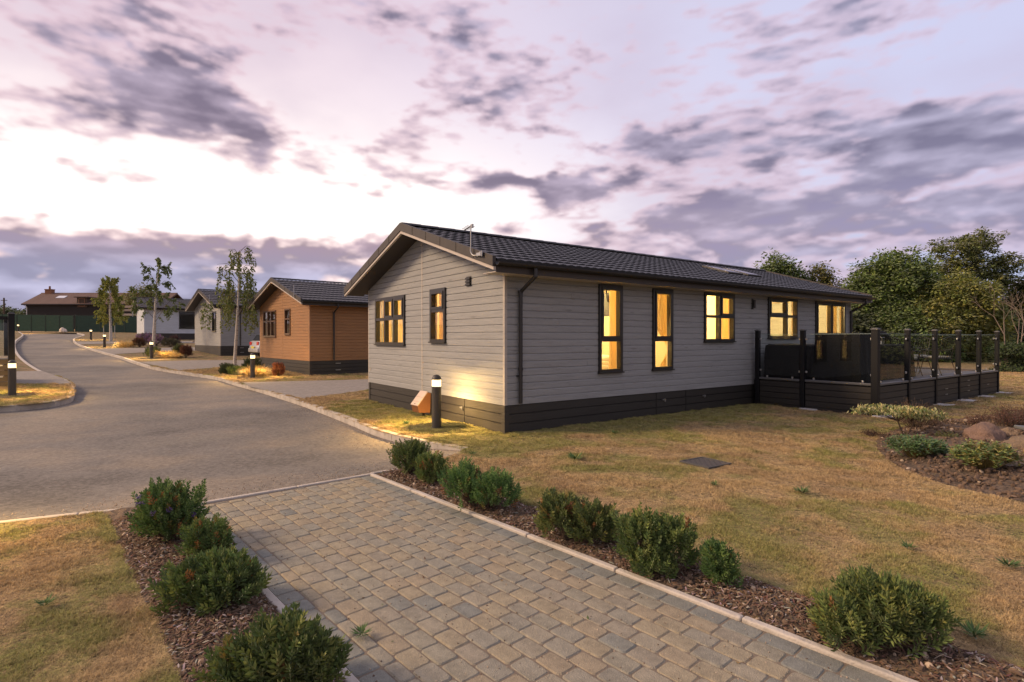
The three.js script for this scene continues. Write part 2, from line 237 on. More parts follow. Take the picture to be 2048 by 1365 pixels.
// lawns
const LAWN_MAIN = [...KERB_R, [-58, 68.5], [-40, 100], [0, 120], [220, 120], [220, -50], [40, -30], drv(3.72, -4), drv(3.72, 6.0), [-1.05, 7.3], [-0.75, 7.9]];
const LAWN_LEFT = [[-13, -0.6], [-7.4, 3.35], [-4.54, 4.92], [-3.87, 5.22], drv(0.57, -4), [-3, -9], [-20, -9]];
const LAWN_ISLAND = [...KERB_L, [-66, 62], [-60, 30], [-40, 8]];
struct('lawn', sheet(LAWN_MAIN, off(0), 0.6), M.thatch);
struct('lawn', sheet(LAWN_LEFT, off(0), 0.6), M.thatch);
const islandY = (x, d) => rise(x, d) + 0.03 + 0.1 * sst(0, 4, Math.hypot(x + 12, d - 14) - 1);
struct('lawn', sheet(LAWN_ISLAND, islandY, 0.6), M.thatch);
struct('stubble_field', sheet([[17, 23], [21, 20.2], [60, 20], [90, 26], [60, 30], [26, 28]], off(0.012), 3), M.stubble);

// kerbs: concrete units end to end
function kerbRun(name, line, yTop, side, w = 0.12, h = 0.22, len = 0.915) {
  const root = new THREE.Group(); root.name = numbered(name); root.userData.kind = 'structure'; scene.add(root);
  let pts = [], acc = 0; for (let i = 1; i < line.length; i++) { const [a, b] = [line[i - 1], line[i]]; const L = Math.hypot(b[0] - a[0], b[1] - a[1]); let t = len * Math.ceil((acc + 1e-6) / len) - acc; if (i === 1) pts.push(a); while (t <= L) { pts.push([a[0] + (b[0] - a[0]) * t / L, a[1] + (b[1] - a[1]) * t / L]); t += len; } acc += L; } pts.push(line[line.length - 1]);
  const shapes = new Map();
  for (let i = 1; i < pts.length; i++) {
    const a = pts[i - 1], b = pts[i], L = Math.hypot(b[0] - a[0], b[1] - a[1]); if (L < 0.05) continue;
    const key = Math.abs(L - len) < 0.03 ? 'u' + i % 4 : 'x' + i; let g = shapes.get(key);
    if (!g) { g = triUV(new RoundedBoxGeometry((key[0] === 'u' ? len : L) - 0.006, h, w, 1, 0.012), 1, rr(0, 5), rr(0, 5)); shapes.set(key, g); }
    const m = part('kerb_stone', g, M.concrete, root); const ya = yTop(a[0], a[1]), yb = yTop(b[0], b[1]); const nx = -(b[1] - a[1]) / L * side, nd = (b[0] - a[0]) / L * side;
    m.position.set((a[0] + b[0]) / 2 + nx * w / 2, (ya + yb) / 2 - h / 2 + rr(-0.002, 0.002), -((a[1] + b[1]) / 2 + nd * w / 2)); m.rotation.set(0, Math.atan2(b[1] - a[1], b[0] - a[0]), Math.atan2(yb - ya, L), 'YXZ');
  }
  return root;
}
kerbRun('kerb', KERB_R, (x, d) => rise(x, d) + 0.012, -1);
kerbRun('kerb', KERB_L, (x, d) => islandY(x, d) + 0.008, 1);
kerbRun('kerb', [[-0.66, 8.17], [-0.78, 7.85], [-1.0, 7.35]], (x, d) => rise(x, d) + 0.01, 1, 0.06);
const ED = 0.055;
kerbRun('edging', [[-3.19, 5.47], [-3.71, 5.30], [-3.87, 5.235], [-4.54, 4.94], [-7.4, 3.37], [-13, -0.58]], () => 0.012, -1, ED);
kerbRun('edging', [drv(3.2, TOP), [-3.18, 5.475]], () => 0.014, 1, ED);
kerbRun('edging', [drv(3.135, TOP - ED), drv(3.135, -2.5)], () => 0.018, 1, ED);
kerbRun('edging', [drv(1.21, TOP - ED), drv(1.21, -2.5)], () => 0.016, -1, ED);
kerbRun('edging', [drv(3.2, TOP), [-1.0, 7.28]], () => 0.008, 1, ED);

// ---- the paved drive in front: staggered columns of worn blocks between grey borders
{
  const root = new THREE.Group(); root.name = 'paved_drive'; root.userData.kind = 'structure'; scene.add(root);
  const bed = part('jointing_sand', sheet([drv(1.2, TOP), drv(3.14, TOP), drv(3.14, -2.6), drv(1.2, -2.6)], (x, d) => -0.006 + 0.004 * (noise3(x * 9, 0, d * 9) - 0.5), 0.3), M.sand, root);
  const r = mulberry(99);
  const tones = [[0.295, 0.255, 0.205], [0.315, 0.26, 0.19], [0.275, 0.245, 0.205], [0.285, 0.245, 0.20], [0.32, 0.265, 0.195], [0.265, 0.24, 0.205], [0.31, 0.25, 0.185], [0.28, 0.25, 0.205]], greys = [[0.22, 0.215, 0.20], [0.235, 0.228, 0.21], [0.205, 0.203, 0.193]];
  const mk = t => std(t[0] * 1.38, t[1] * 1.46, t[2] * 1.38, 0.85, { map: tPaver, bumpMap: bPaver, bumpScale: 0.006 });
  const mt = tones.map(mk), mg = greys.map(mk);
  // block outline with worn corners, cushion top
  function block(w, l, seed) {
    const q = mulberry(seed), o = []; const hw = w / 2, hl = l / 2, c = 0.012; const j = k => (q() - 0.5) * k;
    for (const [sx, sz] of [[1, 1], [-1, 1], [-1, -1], [1, -1]]) { const k = c + q() * 0.011; const A = [sx * (hw - k) + j(0.003), sz * hl + j(0.004)], B = [sx * hw + j(0.004), sz * (hl - k) + j(0.003)], C = [sx * (hw - k * 0.33), sz * (hl - k * 0.33)]; (sx * sz > 0 ? [B, C, A] : [A, C, B]).forEach(p => o.push(p)); }
    const pos = []; const n = o.length, y0 = -0.05, ring = (s, y) => o.map(p => [p[0] * (1 - s / hw), y, p[1] * (1 - s / hl)]); const r0 = ring(0, y0), r1 = ring(0, -0.007), r2 = ring(0.0075, 0); const tri = (a, b, d) => pos.push(...a, ...b, ...d);
    for (let i = 0; i < n; i++) { const k = (i + 1) % n; tri(r0[i], r1[i], r0[k]); tri(r1[i], r1[k], r0[k]); tri(r1[i], r2[i], r1[k]); tri(r2[i], r2[k], r1[k]); tri(r2[i], [0, 0.0012, 0], r2[k]); }
    const g = new THREE.BufferGeometry(); g.setAttribute('position', new THREE.Float32BufferAttribute(pos, 3)); const out = triUV(g, 1.3, q() * 7, q() * 7); out.computeVertexNormals(); return out;
  }
  const J = 0.0045, CW = 0.1315, SL = 0.184, lib = {};
  const get = (k, w, l) => (lib[k] ||= Array.from({ length: 8 }, (_, i) => block(w - J, l - J, i * 31 + k.length * 977 + k.charCodeAt(0))));
  const list = []; const n0 = 1.212, n1 = 3.133;
  const cols = [['b', n0, 0.142], ['c', n0 + 0.142, 0.088]]; const nIn = 12, inW = (n1 - 0.135 - (n0 + 0.23)) / nIn; for (let i = 0; i < nIn; i++) cols.push(['m', n0 + 0.23 + i * inW, inW]); cols.push(['r', n1 - 0.135, 0.135]);
  cols.forEach(([k, n, w], ci) => {
    const lens = k === 'b' ? 0.163 : k === 'r' ? 0.205 : SL; let a = TOP - ED - 0.004 - (ci % 2 ? lens * 0.5 : 0) - (k === 'm' ? ((ci * 7) % 3) * 0.018 : 0);
    if (a < TOP - ED - 0.03) list.push([k + 'h', n, w, TOP - ED - 0.004, TOP - ED - 0.004 - a]);
    for (; a > -2.4; a -= lens) list.push([k, n, w, a, lens]);
  });
  const yaw = Math.atan2(DD[1], DD[0]) - Math.PI / 2; const ext = [];
  const meshes = list.map(([k, n, w, a, l], i) => {
    const c = drv(n + w / 2, a - l / 2); const g = get(k + w.toFixed(3) + l.toFixed(3), w, l)[Math.floor(r() * 8)]; const border = k[0] === 'b' || k[0] === 'r'; const m = new THREE.Mesh(g, border ? mg[Math.floor(r() * 3)] : r() < 0.04 ? mg[Math.floor(r() * 3)] : mt[Math.floor(r() * mt.length)]);
    m.name = 'paver'; shade(m); m.position.set(c[0], rr(-0.002, 0.002, r), -c[1]); m.rotation.set(rr(-0.008, 0.008, r), yaw + rr(-0.012, 0.012, r) + (r() < 0.5 ? Math.PI : 0), rr(-0.008, 0.008, r)); 
    const px = c[0] / c[1] * 554, py = 1.65 / c[1] * 554, seen = c[1] > 0.5 && Math.abs(px) < 530 && py < 350; return { m, score: seen ? 1 / c[1] : -1 };
  });
  meshes.sort((a, b) => b.score - a.score); const rest = [];
  meshes.forEach(({ m }, i) => { if (i < 300) root.add(m); else { m.updateMatrix(); rest.push(m); } });
  const by = new Map(); for (const m of rest) { if (!by.has(m.material)) by.set(m.material, []); by.get(m.material).push(m.geometry.clone().applyMatrix4(m.matrix)); }
  for (const [mat, gs] of by) { const s = part('far_pavers', mergeGeometries(gs), mat, root); s.userData.kind = 'stuff'; }
}
// far drives, flush with the lawns
const FAR_DRIVES = [
  [[-5.6, 14.9], [-4.5, 17.4], [-3.2, 20.4], [-5.57, 21.22], [-9.6, 19.58], [-8.6, 18.15]],
  [[-14.4, 23.98], [-13.56, 26.56], [-12.4, 28.2], [-8, 33], [-10, 36], [-14.85, 30.6], [-17.17, 29.7], [-18.9, 28.0]],
  [[-23.7, 33.0], [-23.12, 36.16], [-21.42, 37.9], [-16, 44], [-19, 47], [-25.31, 40.4], [-27.29, 39.2], [-28.3, 37.4]],
  [[-33.2, 42.6], [-32.4, 44.4], [-29, 47.5], [-25, 52], [-28, 54], [-33.5, 48.6], [-36.7, 46.6]],
  [[-13.9, 17.5], [-15.6, 19.2], [-18.3, 21.55], [-20.5, 20.2], [-17.0, 16.6]],
];
FAR_DRIVES.forEach((p, i) => struct('paved_parking', sheet(p, i === 4 ? (x, d) => islandY(x, d) + 0.012 : off(0.014), 0.6), M.farPaving));

// ---- planting beds
const BED_R = [drv(3.19, 6.1), drv(3.72, 6.0), drv(3.74, 3.2), drv(3.70, 1.2), drv(3.75, -2.4), drv(3.19, -2.4)];
const BED_L = [[-3.87, 5.2], [-3.71, 5.265], [-3.19, 5.43], drv(1.155, -2.4), drv(0.57, -2.4)];
const ROCKBED = smooth([[9.62, 11.52], [7.92, 10.64], [6.8, 9.84], [5.95, 9.0], [5.31, 8.0], [4.95, 7.08], [4.85, 6.5], [4.96, 5.94], [5.3, 5.35], [6.2, 4.7]]).concat([[12, 5], [13.5, 11.5]]);
const bedY = (x, d) => { const n = nOf(x, d); const e = Math.min(Math.abs(n - 3.19), Math.abs(n - 3.72), Math.abs(n - 0.57), Math.abs(n - 1.155)); return 0.004 + 0.028 * sst(0, 0.16, e) + 0.03 * (fbm(x * 6, 1, d * 6, 3) - 0.4) * sst(0, 0.1, e); };
const rockY = (x, d) => { let e = 9; for (const p of ROCKBED) e = Math.min(e, Math.hypot(p[0] - x, p[1] - d)); return 0.006 + 0.10 * sst(0.02, 0.7, e) + 0.12 * (fbm(x * 3, 1, d * 3, 4) - 0.42) * sst(0, 0.3, e); };
struct('planting_bed', sheet(BED_R, bedY, 0.07), M.soil);
struct('planting_bed', sheet(BED_L, bedY, 0.07), M.soil);
struct('planting_bed', sheet(ROCKBED, rockY, 0.12), M.soil);

// ---------------------------------------------------------------- lodges. Local axes: x along the long wall, z out of it (long wall z = 0), the front gable at x = 0 facing -x
const COURSE = 0.1265;
// one board: profile with a sloped top edge; ends may slope. xa/xb: functions of height
function boardGeo(xa, xb, y0, y1, thick = 0.018, bevel = 0.011, seed = R()) {
  const prof = [[0.0, y0], [thick, y0 + 0.001], [thick, Math.max(y0 + 0.003, y1 - bevel)], [thick * 0.35, Math.max(y0 + 0.004, y1 - bevel * 0.3)], [thick * 0.35, y1]]; const pos = [], uv = []; const ou = seed * 17, ov = Math.floor(seed * 97) * 0.137;
  const P = (i, e) => { const [z, y] = prof[i]; return [e ? xb(y) : xa(y), y, z]; };
  const tri = (...v) => { for (const p of v) { pos.push(...p); uv.push(p[0] + ou, p[1] - y0 + p[2] + ov); } };
  for (let i = 0; i < 4; i++) { tri(P(i, 0), P(i, 1), P(i + 1, 1)); tri(P(i, 0), P(i + 1, 1), P(i + 1, 0)); }
  for (const e of [0, 1]) for (let i = 1; i < 4; i++) e ? tri(P(0, e), P(i + 1, e), P(i, e)) : tri(P(0, e), P(i, e), P(i + 1, e));
  const g = new THREE.BufferGeometry(); g.setAttribute('position', new THREE.Float32BufferAttribute(pos, 3)); g.setAttribute('uv', new THREE.Float32BufferAttribute(uv, 2)); g.computeVertexNormals(); return g;
}
// boards over a wall from xl(y) to xr(y), round the openings [x0, x1, y0, y1]
function cladding(parent, mat, xl, xr, y0, y1, holes, joints = [], course = COURSE, name = 'plank') {
  for (let i = 0; y0 + i * course < y1 - 0.01; i++) {
    const a = y0 + i * course, b = Math.min(a + course, y1); const hit = holes.filter(h => h[2] < b && h[3] > a).concat(joints.filter(j => j[0] === i).map(j => [j[1] - 0.002, j[1] + 0.002, a - 1, b + 1])).sort((p, q) => p[0] - q[0]); let left = xl, seed = R();
    const put = (l, r, c, d) => { if (r((c + d) / 2) - l((c + d) / 2) > 0.02 && d - c > 0.008) part(name, boardGeo(l, r, c, d, 0.023, 0.026, seed), mat, parent); };
    for (const h of hit) { put(left, () => h[0], a, b); if (h[3] < b) put(() => h[0], () => h[1], h[3], b); if (h[2] > a) put(() => h[0], () => h[1], a, h[2]); left = () => h[1]; }
    put(left, xr, a, b);
  }
}
// a window in the plane z = 0, facing +z. cols / rows: list of widths and heights (fractions); open: cells with a sash of their own
function windowPart(parent, x0, x1, y0, y1, cols, rows, mat, open = [], name = 'window', glass = M.glass) {
  const F = 0.062, D0 = -0.05, D1 = 0.06; const w = part(name, [bx(x0, x1, y1 - F, y1, D0, D1), bx(x0, x1, y0, y0 + F, D0, D1), bx(x0, x0 + F, y0 + F, y1 - F, D0, D1), bx(x1 - F, x1, y0 + F, y1 - F, D0, D1), bx(x0 - 0.02, x1 + 0.02, y0 - 0.018, y0 + 0.008, 0.016, 0.085)], mat, parent);
  const X0 = x0 + F, X1 = x1 - F, Y0 = y0 + F, Y1 = y1 - F, xs = [X0], ys = [Y0]; let s = 0; for (const c of cols) { s += c; xs.push(X0 + (X1 - X0) * s); } s = 0; for (const c of rows) { s += c; ys.push(Y0 + (Y1 - Y0) * s); }
  for (let i = 1; i < cols.length; i++) part('mullion', bx(xs[i] - 0.034, xs[i] + 0.034, Y0, Y1, D0 + 0.004, D1 - 0.003), mat, w);
  for (let j = 1; j < rows.length; j++) for (let i = 0; i < cols.length; i++) part('transom', bx(xs[i] + (i ? 0.034 : 0), xs[i + 1] - (i < cols.length - 1 ? 0.034 : 0), ys[j] - 0.032, ys[j] + 0.032, D0 + 0.006, D1 - 0.006), mat, w);
  for (let i = 0; i < cols.length; i++) for (let j = 0; j < rows.length; j++) {
    const a = xs[i] + (i ? 0.034 : 0), b = xs[i + 1] - (i < cols.length - 1 ? 0.034 : 0), c = ys[j] + (j ? 0.032 : 0), d = ys[j + 1] - (j < rows.length - 1 ? 0.032 : 0); let k = 0.012;
    if (open.includes(i + ',' + j)) { k = 0.045; part('sash', [bx(a, b, d - k, d, D0 + 0.02, D1 + 0.014), bx(a, b, c, c + k, D0 + 0.02, D1 + 0.014), bx(a, a + k, c + k, d - k, D0 + 0.02, D1 + 0.014), bx(b - k, b, c + k, d - k, D0 + 0.02, D1 + 0.014)], mat, w); }
    part('pane', bx(a + k - 0.003, b - k + 0.003, c + k - 0.003, d - k + 0.003, 0.004, 0.0041).toNonIndexed(), glass, w); w.children[w.children.length - 1].geometry = new THREE.PlaneGeometry(b - a - 2 * k + 0.006, d - c - 2 * k + 0.006).translate((a + b) / 2, (c + d) / 2, 0.004);
  }
  return w;
}
// profiled tile strip on a slope: u along the eave, v up the slope
function tileCourse(len, v0, v1, seed) {
  const step = 0.0465, n = Math.round(len / step), pos = [], idx = [], uv = []; const wave = i => { const t = (i % 4) / 4; return t === 0 ? 0.001 : t === 0.25 ? 0.010 : t === 0.5 ? 0.017 : 0.011; };
  const prof = [[v0, -0.004, 0], [v0, 0.030, 1], [v0 + 0.012, 0.036, 1], [v1, 0.004, 0.85]];
  for (let i = 0; i <= n; i++) for (const [v, y, k] of prof) { const u = i / n * len; pos.push(u, y + wave(i) * k, -v); uv.push(u + seed, v); }
  for (let i = 0; i < n; i++) for (let j = 0; j < 3; j++) { const a = i * 4 + j, b = a + 4; idx.push(a, b, a + 1, b, b + 1, a + 1); }
  const g = new THREE.BufferGeometry(); g.setAttribute('position', new THREE.Float32BufferAttribute(pos, 3)); g.setAttribute('uv', new THREE.Float32BufferAttribute(uv, 2)); g.setIndex(idx); const q = g.toNonIndexed(); q.computeVertexNormals(); return q;
}
function dissolve(g, root) { g.updateMatrix(); for (const c of [...g.children]) { root.add(c); c.applyMatrix4(g.matrix); } root.remove(g); }
const gableFrame = (root, W) => { const g = new THREE.Group(); g.rotation.y = -Math.PI / 2; g.position.set(0, 0, -W); root.add(g); return g; };
function lodge(o) {
  const { L, W, SK, EH, PITCH = 0.317, clad, trim, OV = 0.5, OE = 0.4 } = o; const root = thing('lodge', o.label, 'lodge', o.pos, o.turn);
  const rid = W / 2, top = z => EH + (rid - Math.abs(z + rid)) * PITCH; // wall top under the roof
  const T = 0.11, FL = SK + 0.05, CE = EH - 0.12;
  // frames for the two visible walls: side frame z out, gable frame x' along -z ... facing -x
  const sideHoles = (o.side || []).map(w => w.r), gabHoles = (o.gable || []).map(w => w.r), backHoles = (o.back || []).map(w => w.r);
  const hole = h => rect(h[0] + 0.02, h[1] - 0.02, h[2] + 0.02, h[3] - 0.02);
  const sw = part('side_wall', extr(rect(T, L - T, SK, EH), -T, -0.004, sideHoles.map(hole)), M.inner, root);
  cladding(sw, clad, () => 0.03, () => L - 0.03, SK, EH, sideHoles, o.joints || []);
  // gable: local x runs from the near corner (0) to the far one (W) seen from outside right to left; build mirrored so that it faces -x
  const gf = gableFrame(root, W);
  const gh = gabHoles.map(h => [W - h[1], W - h[0], h[2], h[3]]);
  const gs = part('gable_wall', extr([[0, SK], [W, SK], [W, EH], [W / 2, EH + rid * PITCH], [0, EH]], -T, -0.004, gh.map(hole)), M.inner, gf);
  const lx = y => y <= EH ? 0.03 : (y - EH) / PITCH, rx = y => y <= EH ? W - 0.03 : W - (y - EH) / PITCH;
  const mid = W / 2; const ghl = gh.filter(h => h[0] < mid), ghr = gh.filter(h => h[0] >= mid);
  cladding(gs, clad, lx, y => Math.min(mid - 0.022, rx(y)), SK, EH + rid * PITCH - 0.05, ghl); cladding(gs, clad, y => Math.max(mid + 0.022, lx(y)), rx, SK, EH + rid * PITCH - 0.05, ghr);
  part('trim_strip', bx(mid - 0.024, mid + 0.024, SK, EH + rid * PITCH - 0.06, 0, 0.026), trim, gf);
  (o.gable || []).forEach((w, i) => windowPart(gf, ...gh[i], w.cols, w.rows, o.frame || M.frame, w.open || []));
  // far gable and back wall, plainly boarded
  part('end_wall', extr([[0, SK], [W, SK], [W, EH], [W / 2, EH + rid * PITCH], [0, EH]], -T, 0).rotateY(Math.PI / 2).translate(L, 0, 0), clad, root);
  part('back_wall', extr(rect(T, L - T, SK, EH), -W, -W + T, backHoles.map(hole)), clad, root);
  (o.back || []).forEach(w => { const m = windowPart(root, ...w.r, w.cols, w.rows, o.frame || M.frame, w.open || []); m.rotation.y = Math.PI; m.position.set(w.r[0] + w.r[1], 0, -W); });
  for (const [x, z, rot] of [[0, 0, 0], [0, -W, 0], [L, 0, 0]]) part('corner_trim', [bx(x - (x ? 0.03 : 0.024), x + (x ? 0.024 : 0.03), SK, EH - 0.01, z - (z ? 0.024 : 0.03), z + (z ? 0.03 : 0.024))], trim, root);
  (o.side || []).forEach(w => w.door ? 0 : windowPart(root, ...w.r, w.cols, w.rows, o.frame || M.frame, w.open || []));
  // skirting: boards with open shadow joints, corner posts
  const sk = part('skirting', [bx(0.02, L - 0.02, -0.25, SK, -0.06, -0.012), bx(0.012, 0.06, -0.25, SK, -W + 0.02, -0.061), bx(L - 0.06, L - 0.012, -0.25, SK, -W + 0.02, -0.061), bx(0.02, L - 0.02, -0.25, SK, -W + 0.01, -W + 0.06)], M.black, root);
  const nb = o.skBoards || 3, bh = SK / nb; for (let i = 0; i < nb; i++) for (const [a, b] of o.skSplit || [[0.07, L - 0.07]]) { const m = part('skirting_board', boardGeo(() => a, () => b, i * bh + 0.014, (i + 1) * bh - 0.002, 0.02, 0.006), M.skirt, sk); m.position.z = -0.012; }
  for (let i = 0; i < nb; i++) for (const [a, b] of o.skGable || [[0.07, W - 0.07]]) { const m = part('skirting_board', boardGeo(() => a, () => b, i * bh + 0.014, (i + 1) * bh - 0.002, 0.02, 0.006), M.skirt, sk); m.rotation.y = -Math.PI / 2; m.position.set(0.012, 0, -W); }
  for (const [x, z] of [[0.035, -0.035], [0.035, -W + 0.035], [L - 0.035, -0.035]]) part('skirting_post', rbox(0.1, SK + 0.2, 0.1, x - (x < 1 ? 0.005 : -0.005), SK / 2 - 0.105, z + (z > -1 ? 0.005 : -0.005), 0.008), M.skirt, sk);
  // roof
  const cosP = 1 / Math.hypot(1, PITCH), slope = (rid + OE) / cosP, RL = L + 2 * OV, ang = Math.atan(PITCH), th = 0.09; const eaveY = EH - OE * PITCH, ridgeY = EH + rid * PITCH;
  const rf = part('roof', new THREE.BufferGeometry(), M.soffit, root);
  rf.geometry = (() => { // slab prism along x
    const P = [[OE, eaveY], [OE, eaveY + th], [-rid, ridgeY + th], [-W - OE, eaveY + th], [-W - OE, eaveY], [-rid, ridgeY]]; const pos = []; const t3 = (a, b, c) => pos.push(...a, ...b, ...c); const A = P.map(p => [-OV + 0.03, p[1], p[0]]), B = P.map(p => [L + OV - 0.03, p[1], p[0]]);
    for (let i = 0; i < 6; i++) { const j = (i + 1) % 6; t3(A[i], B[i], B[j]); t3(A[i], B[j], A[j]); } for (const [q, f] of [[A, 0], [B, 1]]) { for (const [a, b, c, d] of [[0, 1, 2, 5], [5, 2, 3, 4]]) { f ? (t3(q[a], q[c], q[b]), t3(q[a], q[d], q[c])) : (t3(q[a], q[b], q[c]), t3(q[a], q[c], q[d])); } }
    const g = new THREE.BufferGeometry(); g.setAttribute('position', new THREE.Float32BufferAttribute(pos, 3)); const u = triUV(g); u.computeVertexNormals(); return u;
  })();
  const nc = o.courses || 10, cl = (slope - 0.06) / nc;
  for (const s of [1, -1]) for (let i = 0; i < nc; i++) { if (s < 0 && !o.bothSlopes && i < nc - 2) continue; const m = part('tile_course', tileCourse(RL - 0.1, i * cl - 0.03, (i + 1) * cl + 0.02, i * 3.3), M.tile, rf); m.rotation.order = 'YXZ'; if (s > 0) { m.rotation.x = ang; m.position.set(-OV + 0.05, eaveY + th + 0.002, OE); } else { m.rotation.y = Math.PI; m.rotation.x = ang; m.position.set(L + OV - 0.05, eaveY + th + 0.002, -W - OE); } }
  if (!o.bothSlopes) { const s = part('rear_slope', extr([[0, 0], [RL - 0.1, 0], [RL - 0.1, slope - 2 * cl], [0, slope - 2 * cl]], 0, 0.04).rotateX(-Math.PI / 2), M.tile, rf); s.rotation.order = 'YXZ'; s.rotation.y = Math.PI; s.rotation.x = ang; s.position.set(L + OV - 0.05, eaveY + th + 0.002, -W - OE); }
  // ridge caps
  const capN = Math.round(RL / 0.42); for (let i = 0; i < capN; i++) { const g = new THREE.CylinderGeometry(0.105, 0.112, 0.425, 8, 1, false, 0, Math.PI).toNonIndexed().rotateZ(Math.PI / 2).rotateX(0); const m = part('ridge_cap', triUV(g), M.tile, rf); m.scale.y = 0.55; m.position.set(-OV + (i + 0.5) * RL / capN, ridgeY + th + 0.028, -rid); m.rotation.z = 0.006; }
  // verge: dark metal strip above a pale fascia along each rake
  for (const [end, xx] of [[0, -OV], [1, L + OV]]) for (const s of [1, -1]) {
    const z0 = s > 0 ? OE + 0.02 : -W - OE - 0.02; const q = (a, b, c0, c1) => { const pos = []; const pts = [[z0, eaveY + a - 0.006], [-rid, ridgeY + a], [-rid, ridgeY + b], [z0, eaveY + b - 0.006]]; const A = pts.map(p => [c0, p[1], p[0]]), B = pts.map(p => [c1, p[1], p[0]]); const t3 = (x, y, z) => pos.push(...x, ...y, ...z); for (let i = 0; i < 4; i++) { const j = (i + 1) % 4; t3(A[i], A[j], B[j]); t3(A[i], B[j], B[i]); } for (const Q of [A, B]) { t3(Q[0], Q[1], Q[2]); t3(Q[0], Q[2], Q[3]); } const g = new THREE.BufferGeometry(); g.setAttribute('position', new THREE.Float32BufferAttribute(pos, 3)); const u = triUV(g); u.computeVertexNormals(); return u; };
    const dir = end ? 1 : -1; part('verge', q(-0.005, 0.165, xx - 0.03 * dir, xx + 0.035 * dir), M.verge, rf); part('fascia', q(-0.062, -0.008, xx - 0.03 * dir, xx + 0.018 * dir), o.fascia || M.fasciaPale, rf);
    if (!end) { const nj = 5; for (let k = 1; k <= nj; k++) { const f = k / (nj + 1), z = mix(z0, -rid, f), y = mix(eaveY, ridgeY, f); part('verge_joint', bx(xx - 0.041, xx - 0.034, y + 0.0, y + 0.16, z - 0.006, z + 0.006), M.verge, rf); } }
  }
  part('eave_fascia', bx(-OV + 0.04, L + OV - 0.04, eaveY - 0.1, eaveY + th, OE + 0.003, OE + 0.02), M.soffit, rf);
  part('eave_soffit', bx(-OV + 0.04, L + OV - 0.04, eaveY - 0.096, eaveY - 0.084, 0.02, OE + 0.002), o.eaveSoffit || M.fasciaPale, rf);
  part('gable_soffit', [0, 1].map(s => { const g = new THREE.BoxGeometry(OV - 0.05, 0.012, rid / cosP + OE); g.rotateX(s ? -ang : ang); return triUV(g.translate(-OV / 2 + 0.0, (EH + ridgeY) / 2 - 0.045 - OE * PITCH / 2, s ? -W + rid / 2 - OE / 2 : -rid / 2 + OE / 2)); }), M.soffit, rf);
  // gutter: open half round, and downpipe
  { const r0 = 0.058, pr = []; for (let i = 0; i <= 8; i++) { const a = Math.PI + i / 8 * Math.PI; pr.push([Math.cos(a) * r0, Math.sin(a) * r0]); } for (let i = 8; i >= 0; i--) { const a = Math.PI + i / 8 * Math.PI; pr.push([Math.cos(a) * (r0 - 0.006), Math.sin(a) * (r0 - 0.006)]); } const g = extr(pr, 0, L + 2 * OV - 0.02).rotateY(Math.PI / 2).translate(-OV + 0.01, eaveY + 0.06, OE + 0.085); part('gutter', g, M.dark, root); }
  for (const px of o.pipes || []) { const yE = eaveY + 0.0, zE = OE + 0.085, zW = 0.075; const pts = [V(px, yE, zE), V(px, yE - 0.13, zE), V(px, yE - 0.36, zW), V(px, SK + 0.02, zW)]; part('downpipe', [bar(pts[0], pts[1], 0.036, 0.036, 12), bar(pts[1], pts[2], 0.034, 0.034, 12), bar(pts[2], pts[3], 0.034, 0.034, 12), new THREE.SphereGeometry(0.036, 10, 8).toNonIndexed().translate(...pts[1]), new THREE.SphereGeometry(0.036, 10, 8).toNonIndexed().translate(...pts[2]), cyl(0.043, 0.043, 0.05, px, yE - 0.36, zW), cyl(0.043, 0.043, 0.05, px, (SK + EH) / 2 - 0.6, zW), box(0.1, 0.03, 0.06, px, SK + 0.5, zW - 0.03)], M.dark, root); }
  // inside: floor and ceiling close the shell
  part('floor', bx(T, L - T, SK - 0.02, FL, -W + T, -T), M.innerFloor, root); part('ceiling', bx(T, L - T, CE, CE + 0.04, -W + T, -T), M.inner, root);
  for (const p of o.partitions || []) part('partition', bx(p[0], p[1], FL, CE, p[2], p[3]), M.inner, root);
  dissolve(gf, root); root.lodge = { EH, SK, ridgeY, eaveY, ang, slope, cosP, FL, CE, th };
  return root;
}
const deg = a => a * Math.PI / 180;
